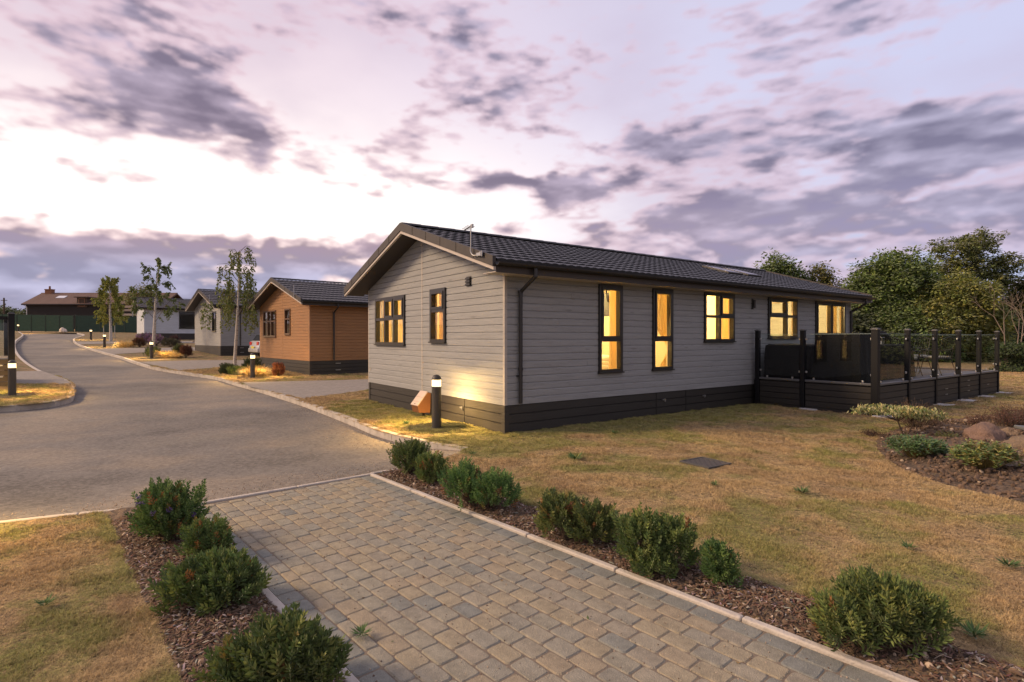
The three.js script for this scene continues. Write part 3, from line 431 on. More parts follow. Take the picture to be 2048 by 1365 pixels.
// --- the grey lodge in front
const MAIN = { L: 12.9, W: 6.2 };
const mainLodge = lodge({
  label: 'long pale grey timber-clad lodge with lit windows and charcoal tiled roof, nearest of the row', pos: [-0.12, 0, -9.48], turn: deg(35.66), ...MAIN, SK: 0.49, EH: 2.93, clad: M.cladGrey, trim: M.trimPale, pipes: [0.28, 12.83], courses: 11, bothSlopes: true,
  joints: [[1, 2.9], [3, 6.2], [2, 3.35], [7, 9.9], [12, 7.2], [15, 1.5], [9, 5.2], [0, 5.1], [4, 8.1], [5, 1.9], [6, 11.2], [8, 3.1], [10, 7.9], [11, 1.2], [13, 9.8], [14, 5.1], [16, 3.3], [17, 10.2], [18, 6.4]],
  side: [{ r: [2.19, 2.84, 0.97, 2.69], cols: [1], rows: [0.36, 0.64], open: ['0,1'] }, { r: [3.76, 4.41, 0.97, 2.69], cols: [1], rows: [0.36, 0.64], open: ['0,1'] }, { r: [5.54, 6.72, 1.56, 2.69], cols: [0.5, 0.5], rows: [0.52, 0.48], open: ['1,1'] }, { r: [8.23, 9.68, 1.64, 2.69], cols: [0.63, 0.37], rows: [0.56, 0.44], open: ['0,1'] }, { r: [10.7, 12.5, 0.66, 2.69], cols: [0.5, 0.5], rows: [1], open: ['0,0', '1,0'] }],
  gable: [{ r: [3.95, 5.68, 1.48, 2.63], cols: [0.333, 0.333, 0.334], rows: [0.55, 0.45], open: ['1,1', '2,1'] }, { r: [2.03, 2.68, 1.56, 2.66], cols: [1], rows: [0.6, 0.4], open: ['0,1'] }],
  back: [{ r: [8.4, 10.2, 1.3, 2.5], cols: [0.5, 0.5], rows: [1] }, { r: [10.6, 12.4, 0.7, 2.5], cols: [0.5, 0.5], rows: [1] }],
  skSplit: [[0.07, 3.9], [3.92, 4.9], [4.92, 12.83]], skGable: [[0.07, 3.4], [3.42, 4.85], [4.87, 6.13]],
  partitions: [[5.0, 5.08, -6.09, -0.11], [0.11, 5.0, -3.14, -3.06], [7.55, 7.63, -6.09, -0.11]],
});
// fittings that belong to the lodge
{
  const W = 6.2, g = gableFrame(mainLodge, W);
  part('wall_vent', [bx(W - 1.24, W - 1.06, 2.62, 2.80, 0.018, 0.03), ...[0, 1, 2].map(i => bx(W - 1.23, W - 1.07, 2.63 + i * 0.055, 2.668 + i * 0.055, 0.03, 0.062))], M.dark, g);
  part('skirting_vent', [bx(W - 1.45, W - 1.36, 0.30, 0.33, 0.01, 0.05), bx(W - 1.395, W - 1.365, 0.28, 0.34, 0.01, 0.045)], M.galv, g);
  part('name_plate', bx(0.08, 0.16, 0.80, 0.87, 0.016, 0.032), M.trimPale, g);
  for (const x of [4.1, 5.5]) part('skirting_vent', [bx(x, x + 0.1, 0.31, 0.335, 0, 0.035), bx(x + 0.07, x + 0.1, 0.28, 0.34, 0, 0.03)], M.galv, mainLodge);
  dissolve(g, mainLodge);
  const wl = part('wall_lamp', [bx(7.49, 7.54, 2.36, 2.62, 0.016, 0.045), cyl(0.03, 0.03, 0.2, 7.515, 2.49, 0.085, 12), bx(7.505, 7.525, 2.47, 2.51, 0.04, 0.085)], M.dark, mainLodge);
  // aerial bracket on the verge: galvanised mast and cranked arm
  const { eaveY, ridgeY } = mainLodge.lodge; const z = -0.15, x = -0.56, y = 3.02;
  const c = new THREE.CatmullRomCurve3([V(x, y, z + 0.2), V(x - 0.02, y, z + 0.06), V(x - 0.03, y + 0.06, z), V(x - 0.03, y + 0.2, z), V(x - 0.03, y + 0.52, z)], false, 'centripetal');
  part('aerial_mast', [new THREE.TubeGeometry(c, 30, 0.010, 8).toNonIndexed(), bar(V(x - 0.03, y + 0.5, z + 0.05), V(x + 0.16, y + 0.53, z - 0.52), 0.012), bar(V(x - 0.03, y + 0.46, z + 0.05), V(x - 0.03, y + 0.52, z + 0.05), 0.02), ...[0.1, 0.2, 0.3, 0.4].map(t => { const p = V(x - 0.03, y + 0.5, z + 0.05).lerp(V(x + 0.16, y + 0.53, z - 0.52), t * 2); return bar(p.clone().add(V(-0.08, 0, 0)), p.clone().add(V(0.08, 0, 0)), 0.005); })], M.galv, mainLodge);
  part('aerial_clamp', [box(0.05, 0.05, 0.12, x, y, z + 0.22), cyl(0.025, 0.025, 0.07, x - 0.01, y, z + 0.28, 10), box(0.02, 0.09, 0.02, x - 0.01, y, z + 0.31)], M.galv, mainLodge);
  // rooflights low on the long slope
  const { ang, th } = mainLodge.lodge; for (const xx of [8.55, 9.5]) { const m = part('rooflight', [rbox(0.7, 0.07, 0.9, 0, 0, 0, 0.015)], M.dark, mainLodge); const v = 2.0; m.rotation.x = ang; m.position.set(xx, eaveY + th + 0.055 + v * Math.sin(ang), 0.4 - v * Math.cos(ang)); const gl = part('pane', rbox(0.58, 0.02, 0.78, 0, 0.032, 0, 0.005), std(0.03, 0.04, 0.05, 0.05), m); }
}
// --- the lodges behind
const SM = { L: 11.5, W: 6.2, SK: 0.62, EH: 3.12, courses: 9 };
const brown = lodge({ ...SM, label: 'chestnut brown boarded lodge with charcoal roof beside the young weeping birch', pos: [-8.3, rise(-8.3, 22.74) - 0.02, -22.74], turn: deg(41.7), clad: M.cladBrown, trim: M.trimBrown, fascia: M.fasciaPale, eaveSoffit: M.trimBrown, frame: M.frameBrown, pipes: [1.0],
  gable: [{ r: [3.9, 5.65, 1.62, 2.86], cols: [0.35, 0.3, 0.35], rows: [0.6, 0.4] }, { r: [2.1, 2.75, 1.72, 2.86], cols: [1], rows: [0.62, 0.38] }], skBoards: 4, partitions: [] });
const grey = lodge({ ...SM, label: 'mid grey boarded lodge with dark roof between the brown and white lodges', pos: [-17.68, rise(-17.68, 33.62) - 0.02, -33.62], turn: deg(42.2), clad: M.cladGrey, trim: M.trimPale, pipes: [1.1],
  gable: [{ r: [0.9, 1.75, 1.5, 2.75], cols: [1], rows: [1] }], skBoards: 3 });
const white = lodge({ ...SM, L: 9.5, label: 'pale blue-white lodge with dark tiled roof, farthest of the row', pos: [-35.39, rise(-35.39, 53.32) - 0.02, -53.32], turn: deg(39.3), clad: M.cladWhite, trim: M.trimWhite, pipes: [0.9],
  side: [{ r: [2.9, 4.3, 1.1, 2.8], cols: [1], rows: [1] }, { r: [5.8, 7.2, 1.1, 2.8], cols: [1], rows: [1] }], skBoards: 2 });
{ const x = 4.0; part('meter_box', [rbox(0.62, 0.86, 0.12, x + 0.35, 1.22, 0.07, 0.02)], std(0.09, 0.06, 0.05, 0.6), brown); for (const l of [brown, grey]) for (const [vx, vy] of [[1.1, 0.48], [3.2, 0.48], [1.1, 0.2], [3.2, 0.2]]) part('skirting_vent', bx(vx, vx + 0.22, vy, vy + 0.03, 0.0, 0.03), M.galv, l);
  for (const l of [brown, grey]) { const z = -0.2, y = 3.22; part('aerial_mast', [bar(V(-0.56, y, z), V(-0.57, y + 0.5, z), 0.016), bar(V(-0.57, y + 0.48, z), V(-0.4, y + 0.5, z - 0.5), 0.012)], M.galv, l); } }

// ---------------------------------------------------------------- inside the front lodge
const A_ = V(Math.cos(deg(35.66)), 0, -Math.sin(deg(35.66))), B_ = V(Math.sin(deg(35.66)), 0, Math.cos(deg(35.66)));
const inLodge = (x, y, z) => V(-0.12, y, -9.48).addScaledVector(A_, x).addScaledVector(B_, z);
const WARM = col(1, 0.70, 0.27);
const mGlow = new THREE.MeshStandardMaterial({ color: 0xffffff, emissive: col(1, 0.72, 0.36), emissiveIntensity: 3.0, roughness: 0.5 });
function ceilingLamp(x, z, I, label) {
  const p = inLodge(x, 2.81, z), t = thing('ceiling_lamp', label, 'lamp', [p.x, p.y, p.z], 0, 'ceiling lamps in the grey lodge');
  part('rim', cyl(0.17, 0.17, 0.03, 0, -0.02, 0, 24), M.trimWhite, t); const s = part('lamp_shade', new THREE.SphereGeometry(0.155, 20, 8, 0, Math.PI * 2, Math.PI / 2, Math.PI / 2).scale(1, 0.55, 1).translate(0, -0.035, 0), mGlow, t);
  const l = new THREE.PointLight(WARM, I, 0, 2); l.position.set(p.x, p.y - 0.2, p.z); l.castShadow = true; l.shadow.radius = 4; scene.add(l);
}
ceilingLamp(2.7, -1.9, 22.4, 'round flush ceiling lamp inside the room with the two tall windows');
ceilingLamp(2.2, -4.6, 28.0, 'round flush ceiling lamp inside the room behind the six-pane gable window');
ceilingLamp(6.3, -2.2, 29.4, 'round flush ceiling lamp inside the room behind the four-pane side window');
ceilingLamp(10.55, -1.3, 29.4, 'glowing round ceiling lamp seen through the window left of the patio doors');
ceilingLamp(10.5, -4.4, 23.8, 'round ceiling lamp deep in the living room behind the patio doors');
const mCurtain = new THREE.MeshPhysicalMaterial({ color: col(0.84, 0.66, 0.34), roughness: 0.95, transmission: 0.35, thickness: 0 }), mBlind = new THREE.MeshPhysicalMaterial({ color: col(0.85, 0.68, 0.42), roughness: 1, transmission: 0.5, thickness: 0 });
// pleated curtain: straight or gathered to a tie at 40 percent of its height
function curtain(x0, x1, y0, y1, z, gather, label, axis = 'x') {
  const nu = 60, nv = 22, pos = [], idx = []; const q = mulberry(Math.floor((x0 + z) * 1000));  const ph = q() * 6;
  for (let j = 0; j <= nv; j++) for (let i = 0; i <= nu; i++) { const v = j / nv, u = i / nu; const y = mix(y1, y0, v); let s = 1, c = 0; if (gather) { const k = Math.exp(-((v - 0.62) ** 2) / 0.03) * 0.62 + sst(0, 0.62, v) * 0.12; s = 1 - k; c = gather < 0 ? 0 : k; } const along = x0 + (x1 - x0) * (u * s + c); const w = Math.sin(u * 40 + ph) * 0.022 + Math.sin(u * 17 + v * 2) * 0.012; axis === 'x' ? pos.push(along, y, z + w) : pos.push(z + w, y, along); }
  for (let j = 0; j < nv; j++) for (let i = 0; i < nu; i++) { const a = j * (nu + 1) + i, b = a + nu + 1; idx.push(a, b, a + 1, b, b + 1, a + 1); }
  const g = new THREE.BufferGeometry(); g.setAttribute('position', new THREE.Float32BufferAttribute(pos, 3)); g.setIndex(idx); g.computeVertexNormals();
  const m = one('curtain', g, mCurtain, label, 'curtain', 'curtains in the grey lodge'); const p = inLodge(0, 0, 0); m.position.set(p.x, 0, p.z); m.rotation.y = deg(35.66); return m;
}
curtain(4.02, 4.75, 0.56, 2.76, -0.24, 1, 'gold curtain tied back in the tall window farther from the lodge corner');
curtain(2.75, 2.98, 0.56, 2.76, -0.24, 0, 'gold curtain edge at the right of the tall window nearer the lodge corner');
curtain(6.35, 6.95, 0.7, 2.76, -0.24, 0, 'drawn gold curtain in the four-pane side window');
curtain(8.1, 8.75, 0.6, 2.76, -0.22, -1, 'gold curtain gathered at the left of the window beside the patio doors');
curtain(10.75, 11.5, 0.58, 2.76, -0.25, -1, 'gold curtain hanging behind the left patio door');
curtain(12.0, 12.6, 0.58, 2.76, -0.25, 0, 'gold curtain hanging behind the right patio door');
curtain(-5.0, -4.3, 1.2, 2.7, 0.26, 0, 'gold curtain in the middle of the six-pane gable window', 'z');
curtain(-5.9, -5.4, 1.2, 2.7, 0.26, 0, 'gold curtain at the left of the six-pane gable window', 'z');
{ const m = one('roller_blind', new RoundedBoxGeometry(0.012, 1.2, 0.74, 1, 0.004), mBlind, 'cream roller blind drawn down in the narrow two-pane gable window', 'blind'); const p = inLodge(0.2, 2.1, -2.36); m.position.copy(p); m.rotation.y = deg(35.66); }
{ // bed with pillow seen low in the first tall window
  const p = inLodge(3.1, 0.54, -1.75), t = thing('bed', 'bed with white duvet seen low in the tall window nearer the lodge corner', 'bed', [p.x, p.y, p.z], deg(35.66));
  part('bed_base', rbox(1.45, 0.32, 1.9, 0, 0.16, 0, 0.02), std(0.34, 0.20, 0.09, 0.6), t); part('mattress', rbox(1.42, 0.2, 1.88, 0, 0.42, 0, 0.06, 3), std(0.8, 0.78, 0.74, 0.9), t); part('duvet', rbox(1.5, 0.12, 1.5, 0, 0.55, 0.12, 0.055, 3), std(0.82, 0.8, 0.76, 0.9), t);
  for (const x of [-0.36, 0.36]) { const g = new THREE.SphereGeometry(1, 18, 12).scale(0.33, 0.1, 0.2).translate(x, 0.63, 0.66); part('pillow', g, std(0.85, 0.84, 0.8, 0.9), t); }
  part('headboard', rbox(1.5, 1.0, 0.06, 0, 0.5, -0.98, 0.02), std(0.3, 0.18, 0.08, 0.6), t);
  const q = inLodge(3.12, 2.36, -0.62), tv = thing('television', 'black television on the wall seen high in the tall window nearer the lodge corner', 'television', [q.x, q.y, q.z], deg(125)); part('screen', rbox(0.56, 0.5, 0.04, 0, 0, 0, 0.008), M.black, tv); part('bracket', [bar(V(0, 0.05, -0.02), V(0, 0.45, -0.1), 0.02)], M.dark, tv);
  const r = inLodge(5.9, 0.54, -1.9), d = thing('chest_of_drawers', 'oak chest of drawers in the room behind the four-pane side window', 'drawers', [r.x, r.y, r.z], deg(35.66)); part('carcass', rbox(0.9, 1.2, 0.5, 0, 0.6, 0, 0.01), std(0.42, 0.24, 0.1, 0.5), d); for (let i = 0; i < 4; i++) { const dr = part('drawer', rbox(0.84, 0.26, 0.02, 0, 0.17 + i * 0.29, 0.26, 0.006), std(0.46, 0.27, 0.11, 0.5), d); part('handle', rbox(0.2, 0.02, 0.02, 0, 0.17 + i * 0.29, 0.282, 0.004), M.steel, dr); }
  const tl = thing('kitchen_counter', 'pale kitchen counter in the living room behind the patio doors', 'counter', inLodge(9.2, 0.54, -3.6).toArray(), deg(35.66)); part('cabinet', rbox(1.7, 0.86, 0.6, 0, 0.43, 0, 0.01), std(0.5, 0.42, 0.3, 0.6), tl); part('worktop', rbox(1.76, 0.04, 0.64, 0, 0.885, 0, 0.008), std(0.6, 0.55, 0.48, 0.4), tl);
}

// ---------------------------------------------------------------- deck with glass balustrade. deckAt: metres along the house (x) and out from its wall (z)
const DK = 0.64, DX0 = 7.54, DZ = 2.78, DLEN = 8.42;
const deckM = { skirt: M.skirt, cap: std(0.10, 0.105, 0.11, 0.45), post: M.post, board: std(0.16, 0.155, 0.15, 0.7, { map: rep(tWood, 0.5, 2) }) };
function railPost(root, x, y, z, h, base, s = 0.115) { const p = part('post', [rbox(s, h + 0.3, s, x, base + h / 2 - 0.15, z, 0.008)], deckM.post, root); part('post_cap', [rbox(s + 0.022, 0.022, s + 0.022, x, base + h + 0.008, z, 0.006), rbox(s - 0.02, 0.02, s - 0.02, x, base + h + 0.026, z, 0.008)], deckM.cap, p); return p; }
{
  const p = inLodge(0, 0, 0), t = thing('deck', 'raised charcoal deck with glass balustrade along the right end of the grey lodge', 'deck', [p.x, 0, p.z], deg(35.66));
  part('deck_frame', [bx(DX0 + 0.06, DX0 + DLEN - 0.06, 0.42, DK - 0.035, 0.03, DZ - 0.06), bx(12.98, DX0 + DLEN - 0.06, 0.42, DK - 0.035, -6.2, 0.029)], M.black, t);
  const nb = Math.floor(DZ / 0.15); for (let i = 0; i < nb; i++) part('deck_board', rbox(DLEN - 0.1, 0.026, 0.144, DX0 + DLEN / 2, DK - 0.013, 0.11 + i * 0.15, 0.004), deckM.board, t);
  for (let i = 0; i < 20; i++) part('deck_board', rbox(0.144, 0.026, 6.2, 13.1 + i * 0.15, DK - 0.013, -3.1 + 0.02, 0.004), deckM.board, t);
  const runs = [[[DX0, 0.16], [DX0, 1.27]], [[DX0, 1.27], [DX0, DZ]], ...[0, 1, 2, 3, 4].map(i => [[DX0 + DLEN * i / 5, DZ], [DX0 + DLEN * (i + 1) / 5, DZ]]), ...[0, 1, 2].map(i => [[DX0 + DLEN, DZ - i * 3], [DX0 + DLEN, DZ - (i + 1) * 3]])];
  const posts = [[DX0, 0.16], [DX0, 1.27], ...[0, 1, 2, 3, 4, 5].map(i => [DX0 + DLEN * i / 5, DZ]), ...[1, 2, 3].map(i => [DX0 + DLEN, DZ - i * 3])];
  posts.forEach(([x, z], i) => railPost(t, x, 0, z, 1.82, 0, i === 2 ? 0.135 : 0.1));
  for (const [a, b] of runs) {
    const L = Math.hypot(b[0] - a[0], b[1] - a[1]) - 0.13, cx = (a[0] + b[0]) / 2, cz = (a[1] + b[1]) / 2, rot = Math.atan2(-(b[1] - a[1]), b[0] - a[0]); const put = (n, g, m, par = t) => { const q = part(n, g, m, par); q.rotation.y = rot; q.position.set(cx, 0, cz); return q; };
    for (let k = 0; k < 5; k++) put('deck_skirt_board', boardGeo(() => -L / 2, () => L / 2, -0.06 + k * 0.136, -0.06 + (k + 1) * 0.136 - 0.01, 0.022, 0.006), deckM.skirt);
    put('deck_backing', bx(-L / 2, L / 2, -0.05, DK - 0.04, -0.03, -0.006), M.black);
    put('bottom_rail', rbox(L, 0.05, 0.1, 0, DK + 0.02, 0, 0.01), deckM.cap);
    const gl = put('glass_panel', new THREE.PlaneGeometry(L - 0.04, 0.98).translate(0, DK + 0.6, 0), M.railGlass);
    put('glass_edge', [rbox(L - 0.04, 0.008, 0.008, 0, DK + 1.093, 0, 0.002)], std(0.25, 0.34, 0.32, 0.2));
    for (const sx of [-1, 1]) { for (const yy of [DK + 0.22, DK + 0.98]) put('clamp', [rbox(0.045, 0.05, 0.034, sx * (L / 2 - 0.012), yy, 0, 0.008)], M.steel); put('clamp', [rbox(0.04, 0.05, 0.034, sx * (L / 2 - 0.18), DK + 0.07, 0, 0.008)], M.steel); }
  }
  for (const [x, z] of [...posts.slice(1, 8)]) { part('footing_slab', rbox(0.42, 0.05, 0.36, x + 0.06, 0.005, z + 0.16, 0.01), std(0.5, 0.5, 0.5, 0.9), t); }
  for (const [i, y] of [[2, 0.35], [2, 0.21], [3, 0.49], [3, 0.35], [3, 0.21], [4, 0.30]]) part('skirt_vent', bx(DX0 + DLEN * (i + 0.4) / 5, DX0 + DLEN * (i + 0.4) / 5 + 0.16, y, y + 0.022, DZ + 0.012, DZ + 0.03), M.galv, t);
}
// draped covers, table, chairs on the deck
const mCover = new THREE.MeshPhysicalMaterial({ color: col(0.009, 0.009, 0.010), roughness: 0.85, specularIntensity: 0.4, map: rep(tGrain, 3), bumpMap: rep(bFine, 0.7), bumpScale: 0.012 });
function drape(w, d, h, seed, sag = 0.02) { // box-like fabric cover with folds, a rounded top and an uneven hem
  const g = new THREE.BoxGeometry(w, h, d, 36, 18, 24).translate(0, h / 2, 0); const p = g.attributes.position; for (let i = 0; i < p.count; i++) { let x = p.getX(i), y = p.getY(i), z = p.getZ(i); const v = 1 - y / h; const f = 0.012 + 0.05 * v; const n = fbm(x * 3.2 + seed, y * 0.9, z * 3.2, 3) - 0.5, c = Math.sin((x + z) * 15 + seed) * 0.25; const onSide = v > 0.001; const kx = x / (w / 2), kz = z / (d / 2); const rnd = sst(0.12, 0, v) ; if (onSide) { x += kx * f * (n * 2 + c) + kx * 0.05 * v; z += kz * f * (n * 2 - c) + kz * 0.05 * v; } if (y >= h - 1e-4) y -= sag * (1 - (kx * kx + kz * kz) / 2) + 0.03 * Math.max(0, Math.max(Math.abs(kx), Math.abs(kz)) - 0.92) / 0.08; if (y < 0.01) y += 0.03 * (n + 0.5); p.setXYZ(i, x, y, z); } g.computeVertexNormals(); return g;
}
{
  const put = (name, g, m, label, cat, x, z, grp, turn = 0) => { const o = one(name, g, m, label, cat, grp); o.position.copy(inLodge(x, DK, z)); o.rotation.y = deg(35.66) + turn; return o; };
  put('furniture_cover', drape(1.15, 0.95, 0.86, 3), mCover, 'low black fabric furniture cover beside the lodge wall behind the glass', 'cover', DX0 + 0.8, 0.72, 'covered deck furniture');
  put('furniture_cover', drape(1.0, 0.95, 1.14, 8, 0.05), mCover, 'tallest black draped furniture cover behind the second deck post', 'cover', DX0 + 0.85, 1.86, 'covered deck furniture');
  put('furniture_cover', drape(2.2, 0.9, 0.86, 14), mCover, 'long black fabric furniture cover just behind the corner deck post', 'cover', DX0 + 2.6, 1.75, 'covered deck furniture');
  { const g = new THREE.SphereGeometry(0.26, 24, 16); const p = g.attributes.position; for (let i = 0; i < p.count; i++) { const n = 1 + 0.25 * (fbm(p.getX(i) * 7, p.getY(i) * 7, p.getZ(i) * 7, 3) - 0.5); p.setXYZ(i, p.getX(i) * n * 1.05, p.getY(i) * n * 0.85 + (p.getY(i) < 0 ? -0.04 : 0), p.getZ(i) * n); } g.computeVertexNormals(); g.translate(0, 0.98, 0); put('grill_cover', g, mCover, 'rumpled dark grey cover over a domed grill on the deck', 'cover', DX0 + 4.1, 1.3); }
  for (const [i, l] of [[0, 'left of the two small glass lanterns standing on the covered furniture'], [1, 'right of the two small glass lanterns standing on the covered furniture']]) { const q = inLodge(DX0 + 3.05 + i * 0.32, DK + 0.84, 1.6), t = thing('lantern', l, 'lantern', q.toArray(), 0.6); for (const sx of [-1, 1]) for (const sz of [-1, 1]) part('upright', box(0.012, 0.17, 0.012, sx * 0.055, 0.085, sz * 0.055), M.steel, t); part('base', rbox(0.13, 0.012, 0.13, 0, 0.0, 0, 0.004), M.steel, t); part('top', rbox(0.14, 0.014, 0.14, 0, 0.175, 0, 0.004), M.steel, t); part('candle', cyl(0.03, 0.03, 0.08, 0, 0.045, 0, 12), std(0.7, 0.68, 0.6, 0.6), t); }
  const tp = inLodge(DX0 + 3.2, DK, 0.6), tb = thing('patio_table', 'round dark patio table on the deck behind the glass', 'table', inLodge(DX0 + 5.0, DK, 1.35).toArray(), 0.4);
  part('table_top', new THREE.CylinderGeometry(0.62, 0.6, 0.03, 40).translate(0, 0.73, 0), std(0.05, 0.06, 0.06, 0.15), tb); for (let k = 0; k < 4; k++) { const a = k * Math.PI / 2; part('leg', new THREE.TubeGeometry(new THREE.CatmullRomCurve3([V(Math.cos(a) * 0.2, 0.71, Math.sin(a) * 0.2), V(Math.cos(a) * 0.3, 0.4, Math.sin(a) * 0.3), V(Math.cos(a) * 0.52, 0.01, Math.sin(a) * 0.52)]), 12, 0.018, 8), M.dark, tb); }
  const mk = (label, x, z, turn) => { const c = thing('patio_chair', label, 'chair', inLodge(x, DK, z).toArray(), turn, 'metal patio chairs round the deck table'); for (const sx of [-1, 1]) { part('leg', new THREE.TubeGeometry(new THREE.CatmullRomCurve3([V(sx * 0.22, 0.44, 0.2), V(sx * 0.24, 0.2, 0.26), V(sx * 0.25, 0.01, 0.33)]), 8, 0.013, 6), M.dark, c); part('leg', new THREE.TubeGeometry(new THREE.CatmullRomCurve3([V(sx * 0.22, 0.44, -0.2), V(sx * 0.24, 0.2, -0.27), V(sx * 0.25, 0.01, -0.36)]), 8, 0.013, 6), M.dark, c); part('armrest', new THREE.TubeGeometry(new THREE.CatmullRomCurve3([V(sx * 0.25, 0.44, 0.22), V(sx * 0.27, 0.64, 0.2), V(sx * 0.27, 0.67, -0.05), V(sx * 0.23, 0.72, -0.26)]), 10, 0.012, 6), M.dark, c); part('back_post', bar(V(sx * 0.22, 0.44, -0.2), V(sx * 0.2, 0.98, -0.34), 0.013), M.dark, c); } part('back_rail', new THREE.TubeGeometry(new THREE.CatmullRomCurve3([V(-0.2, 0.97, -0.34), V(0, 1.03, -0.36), V(0.2, 0.97, -0.34)]), 10, 0.013, 6), M.dark, c); for (let k = -2; k <= 2; k++) part('back_slat', bar(V(k * 0.07, 0.46, -0.21), V(k * 0.066, 1.0, -0.35), 0.007), M.dark, c); part('seat', rbox(0.46, 0.03, 0.44, 0, 0.44, 0, 0.012), M.dark, c); part('seat_pad', rbox(0.43, 0.06, 0.42, 0, 0.485, 0.01, 0.025, 2), std(0.5, 0.47, 0.42, 0.9), c); return c; };
  mk('metal patio chair with pale seat pad at the house side of the deck table', DX0 + 4.9, 0.5, deg(20)); mk('metal patio chair with pale seat pad between the deck table and the corner post', DX0 + 4.0, 1.9, deg(100)); mk('metal patio chair with pale seat pad on the far side of the deck table', DX0 + 6.0, 1.5, deg(-70)); mk('metal patio chair with pale seat pad nearest the long glass balustrade', DX0 + 5.3, 2.25, deg(190));
}
// ---- corner of another deck at the left edge of the view
{
  const t = thing('neighbour_deck', 'brown-skirted deck corner with black posts behind the bollard at the left edge', 'deck', [-15.0, islandY(-15, 16.6), -16.6], deg(45));
  railPost(t, 0, 0, 0, 2.18, 0, 0.15); railPost(t, -2.4, 0, 0, 2.18, 0, 0.13); railPost(t, -0.55, 0, -0.02, 2.05, 0, 0.1); railPost(t, 0, 0, -2.4, 2.1, 0, 0.13);
  for (let k = 0; k < 5; k++) { part('deck_skirt_board', boardGeo(() => -2.34, () => -0.08, k * 0.17 - 0.01, (k + 1) * 0.17 - 0.02, 0.022, 0.006), std(0.16, 0.115, 0.06, 0.6, { map: rep(tWood, 1 / 3, 1) }), t); const m = part('deck_skirt_board', boardGeo(() => 0.08, () => 2.34, k * 0.17 - 0.01, (k + 1) * 0.17 - 0.02, 0.022, 0.006), deckM.skirt, t); m.rotation.y = Math.PI / 2; }
  part('deck_floor', bx(-2.4, 0, 0.8, 0.84, -2.4, 0.03), deckM.board, t); part('bottom_rail', [bx(-2.33, -0.61, 0.86, 0.92, -0.04, 0.06), bx(-0.49, -0.08, 0.86, 0.92, -0.04, 0.06)], std(0.4, 0.38, 0.34, 0.6), t); part('top_rail', [bx(-2.33, -0.08, 2.0, 2.1, -0.11, -0.03)], deckM.post, t);
  part('glass_panel', new THREE.PlaneGeometry(1.66, 0.98).translate(-1.47, 1.42, 0.01), M.railGlass, t); part('glass_panel', new THREE.PlaneGeometry(0.4, 0.98).translate(-0.29, 1.42, 0.01), M.railGlass, t); for (const y of [0.62, 0.28]) part('skirt_vent', bx(-0.38, -0.2, y, y + 0.035, 0.02, 0.04), M.galv, t);
}

// ---------------------------------------------------------------- bollard lamps
const mLens = new THREE.MeshStandardMaterial({ color: 0xffffff, emissive: col(1, 0.72, 0.30), emissiveIntensity: 2.1, roughness: 0.4 });
const mPost = std(0.045, 0.043, 0.04, 0.5);
function bollard(X, D, label, y, I = 42) {
  const t = thing('bollard_lamp', label, 'bollard', [X, y, -D], 0, 'lit bollard lamps along the road');
  part('post', new THREE.CylinderGeometry(0.087, 0.087, 0.84, 28).translate(0, 0.345, 0), mPost, t); part('lens', new THREE.CylinderGeometry(0.083, 0.083, 0.125, 28, 1, true).translate(0, 0.8275, 0), mLens, t);
  part('cap', new THREE.SphereGeometry(0.088, 24, 10, 0, Math.PI * 2, 0, Math.PI / 2).translate(0, 0.889, 0), mPost, t); part('cap_plate', new THREE.CylinderGeometry(0.088, 0.088, 0.006, 28).translate(0, 0.888, 0), mPost, t); part('base_plate', new THREE.CylinderGeometry(0.11, 0.11, 0.012, 24).translate(0, 0.005, 0), mPost, t);
  const l = new THREE.SpotLight(col(1, 0.60, 0.20), I, 0, 1.43, 1, 2); l.position.set(X, y + 0.872, -D); l.target.position.set(X, y - 1, -D); const l2 = new THREE.PointLight(col(1, 0.60, 0.20), I * 0.13, 0, 2); l2.position.set(X, y + 0.868, -D); l2.castShadow = true; l2.shadow.radius = 1.2; scene.add(l2); l.castShadow = true; l.shadow.radius = 1.2; scene.add(l); scene.add(l.target);
}
bollard(-1.38, 10.12, 'lit bollard lamp on the lawn in front of the grey lodge gable', 0);
bollard(-10.0, 21.36, 'lit bollard lamp beside the red shrub and golden grass near the brown lodge', rise(-10, 21.36));
bollard(-19.97, 30.68, 'lit bollard lamp before the mid grey lodge and its round shrubs', rise(-19.97, 30.68));
bollard(-29.31, 39.84, 'lit bollard lamp by the lavender bed before the white lodge', rise(-29.31, 39.84));
bollard(-38.34, 50.44, 'smallest lit bollard lamp near the bend, farthest along the road', rise(-38.34, 50.44));
bollard(-13.45, 14.9, 'lit bollard lamp on the kerbed lawn before the deck at the left edge', islandY(-13.45, 14.9));
bollard(-57.5, 64.5, 'lit bollard lamp at the foot of the green fence end', rise(-57.5, 64.5), 50);
bollard(-5.25, 4.15, 'lit bollard lamp on the near lawn just left of the view', 0, 34);
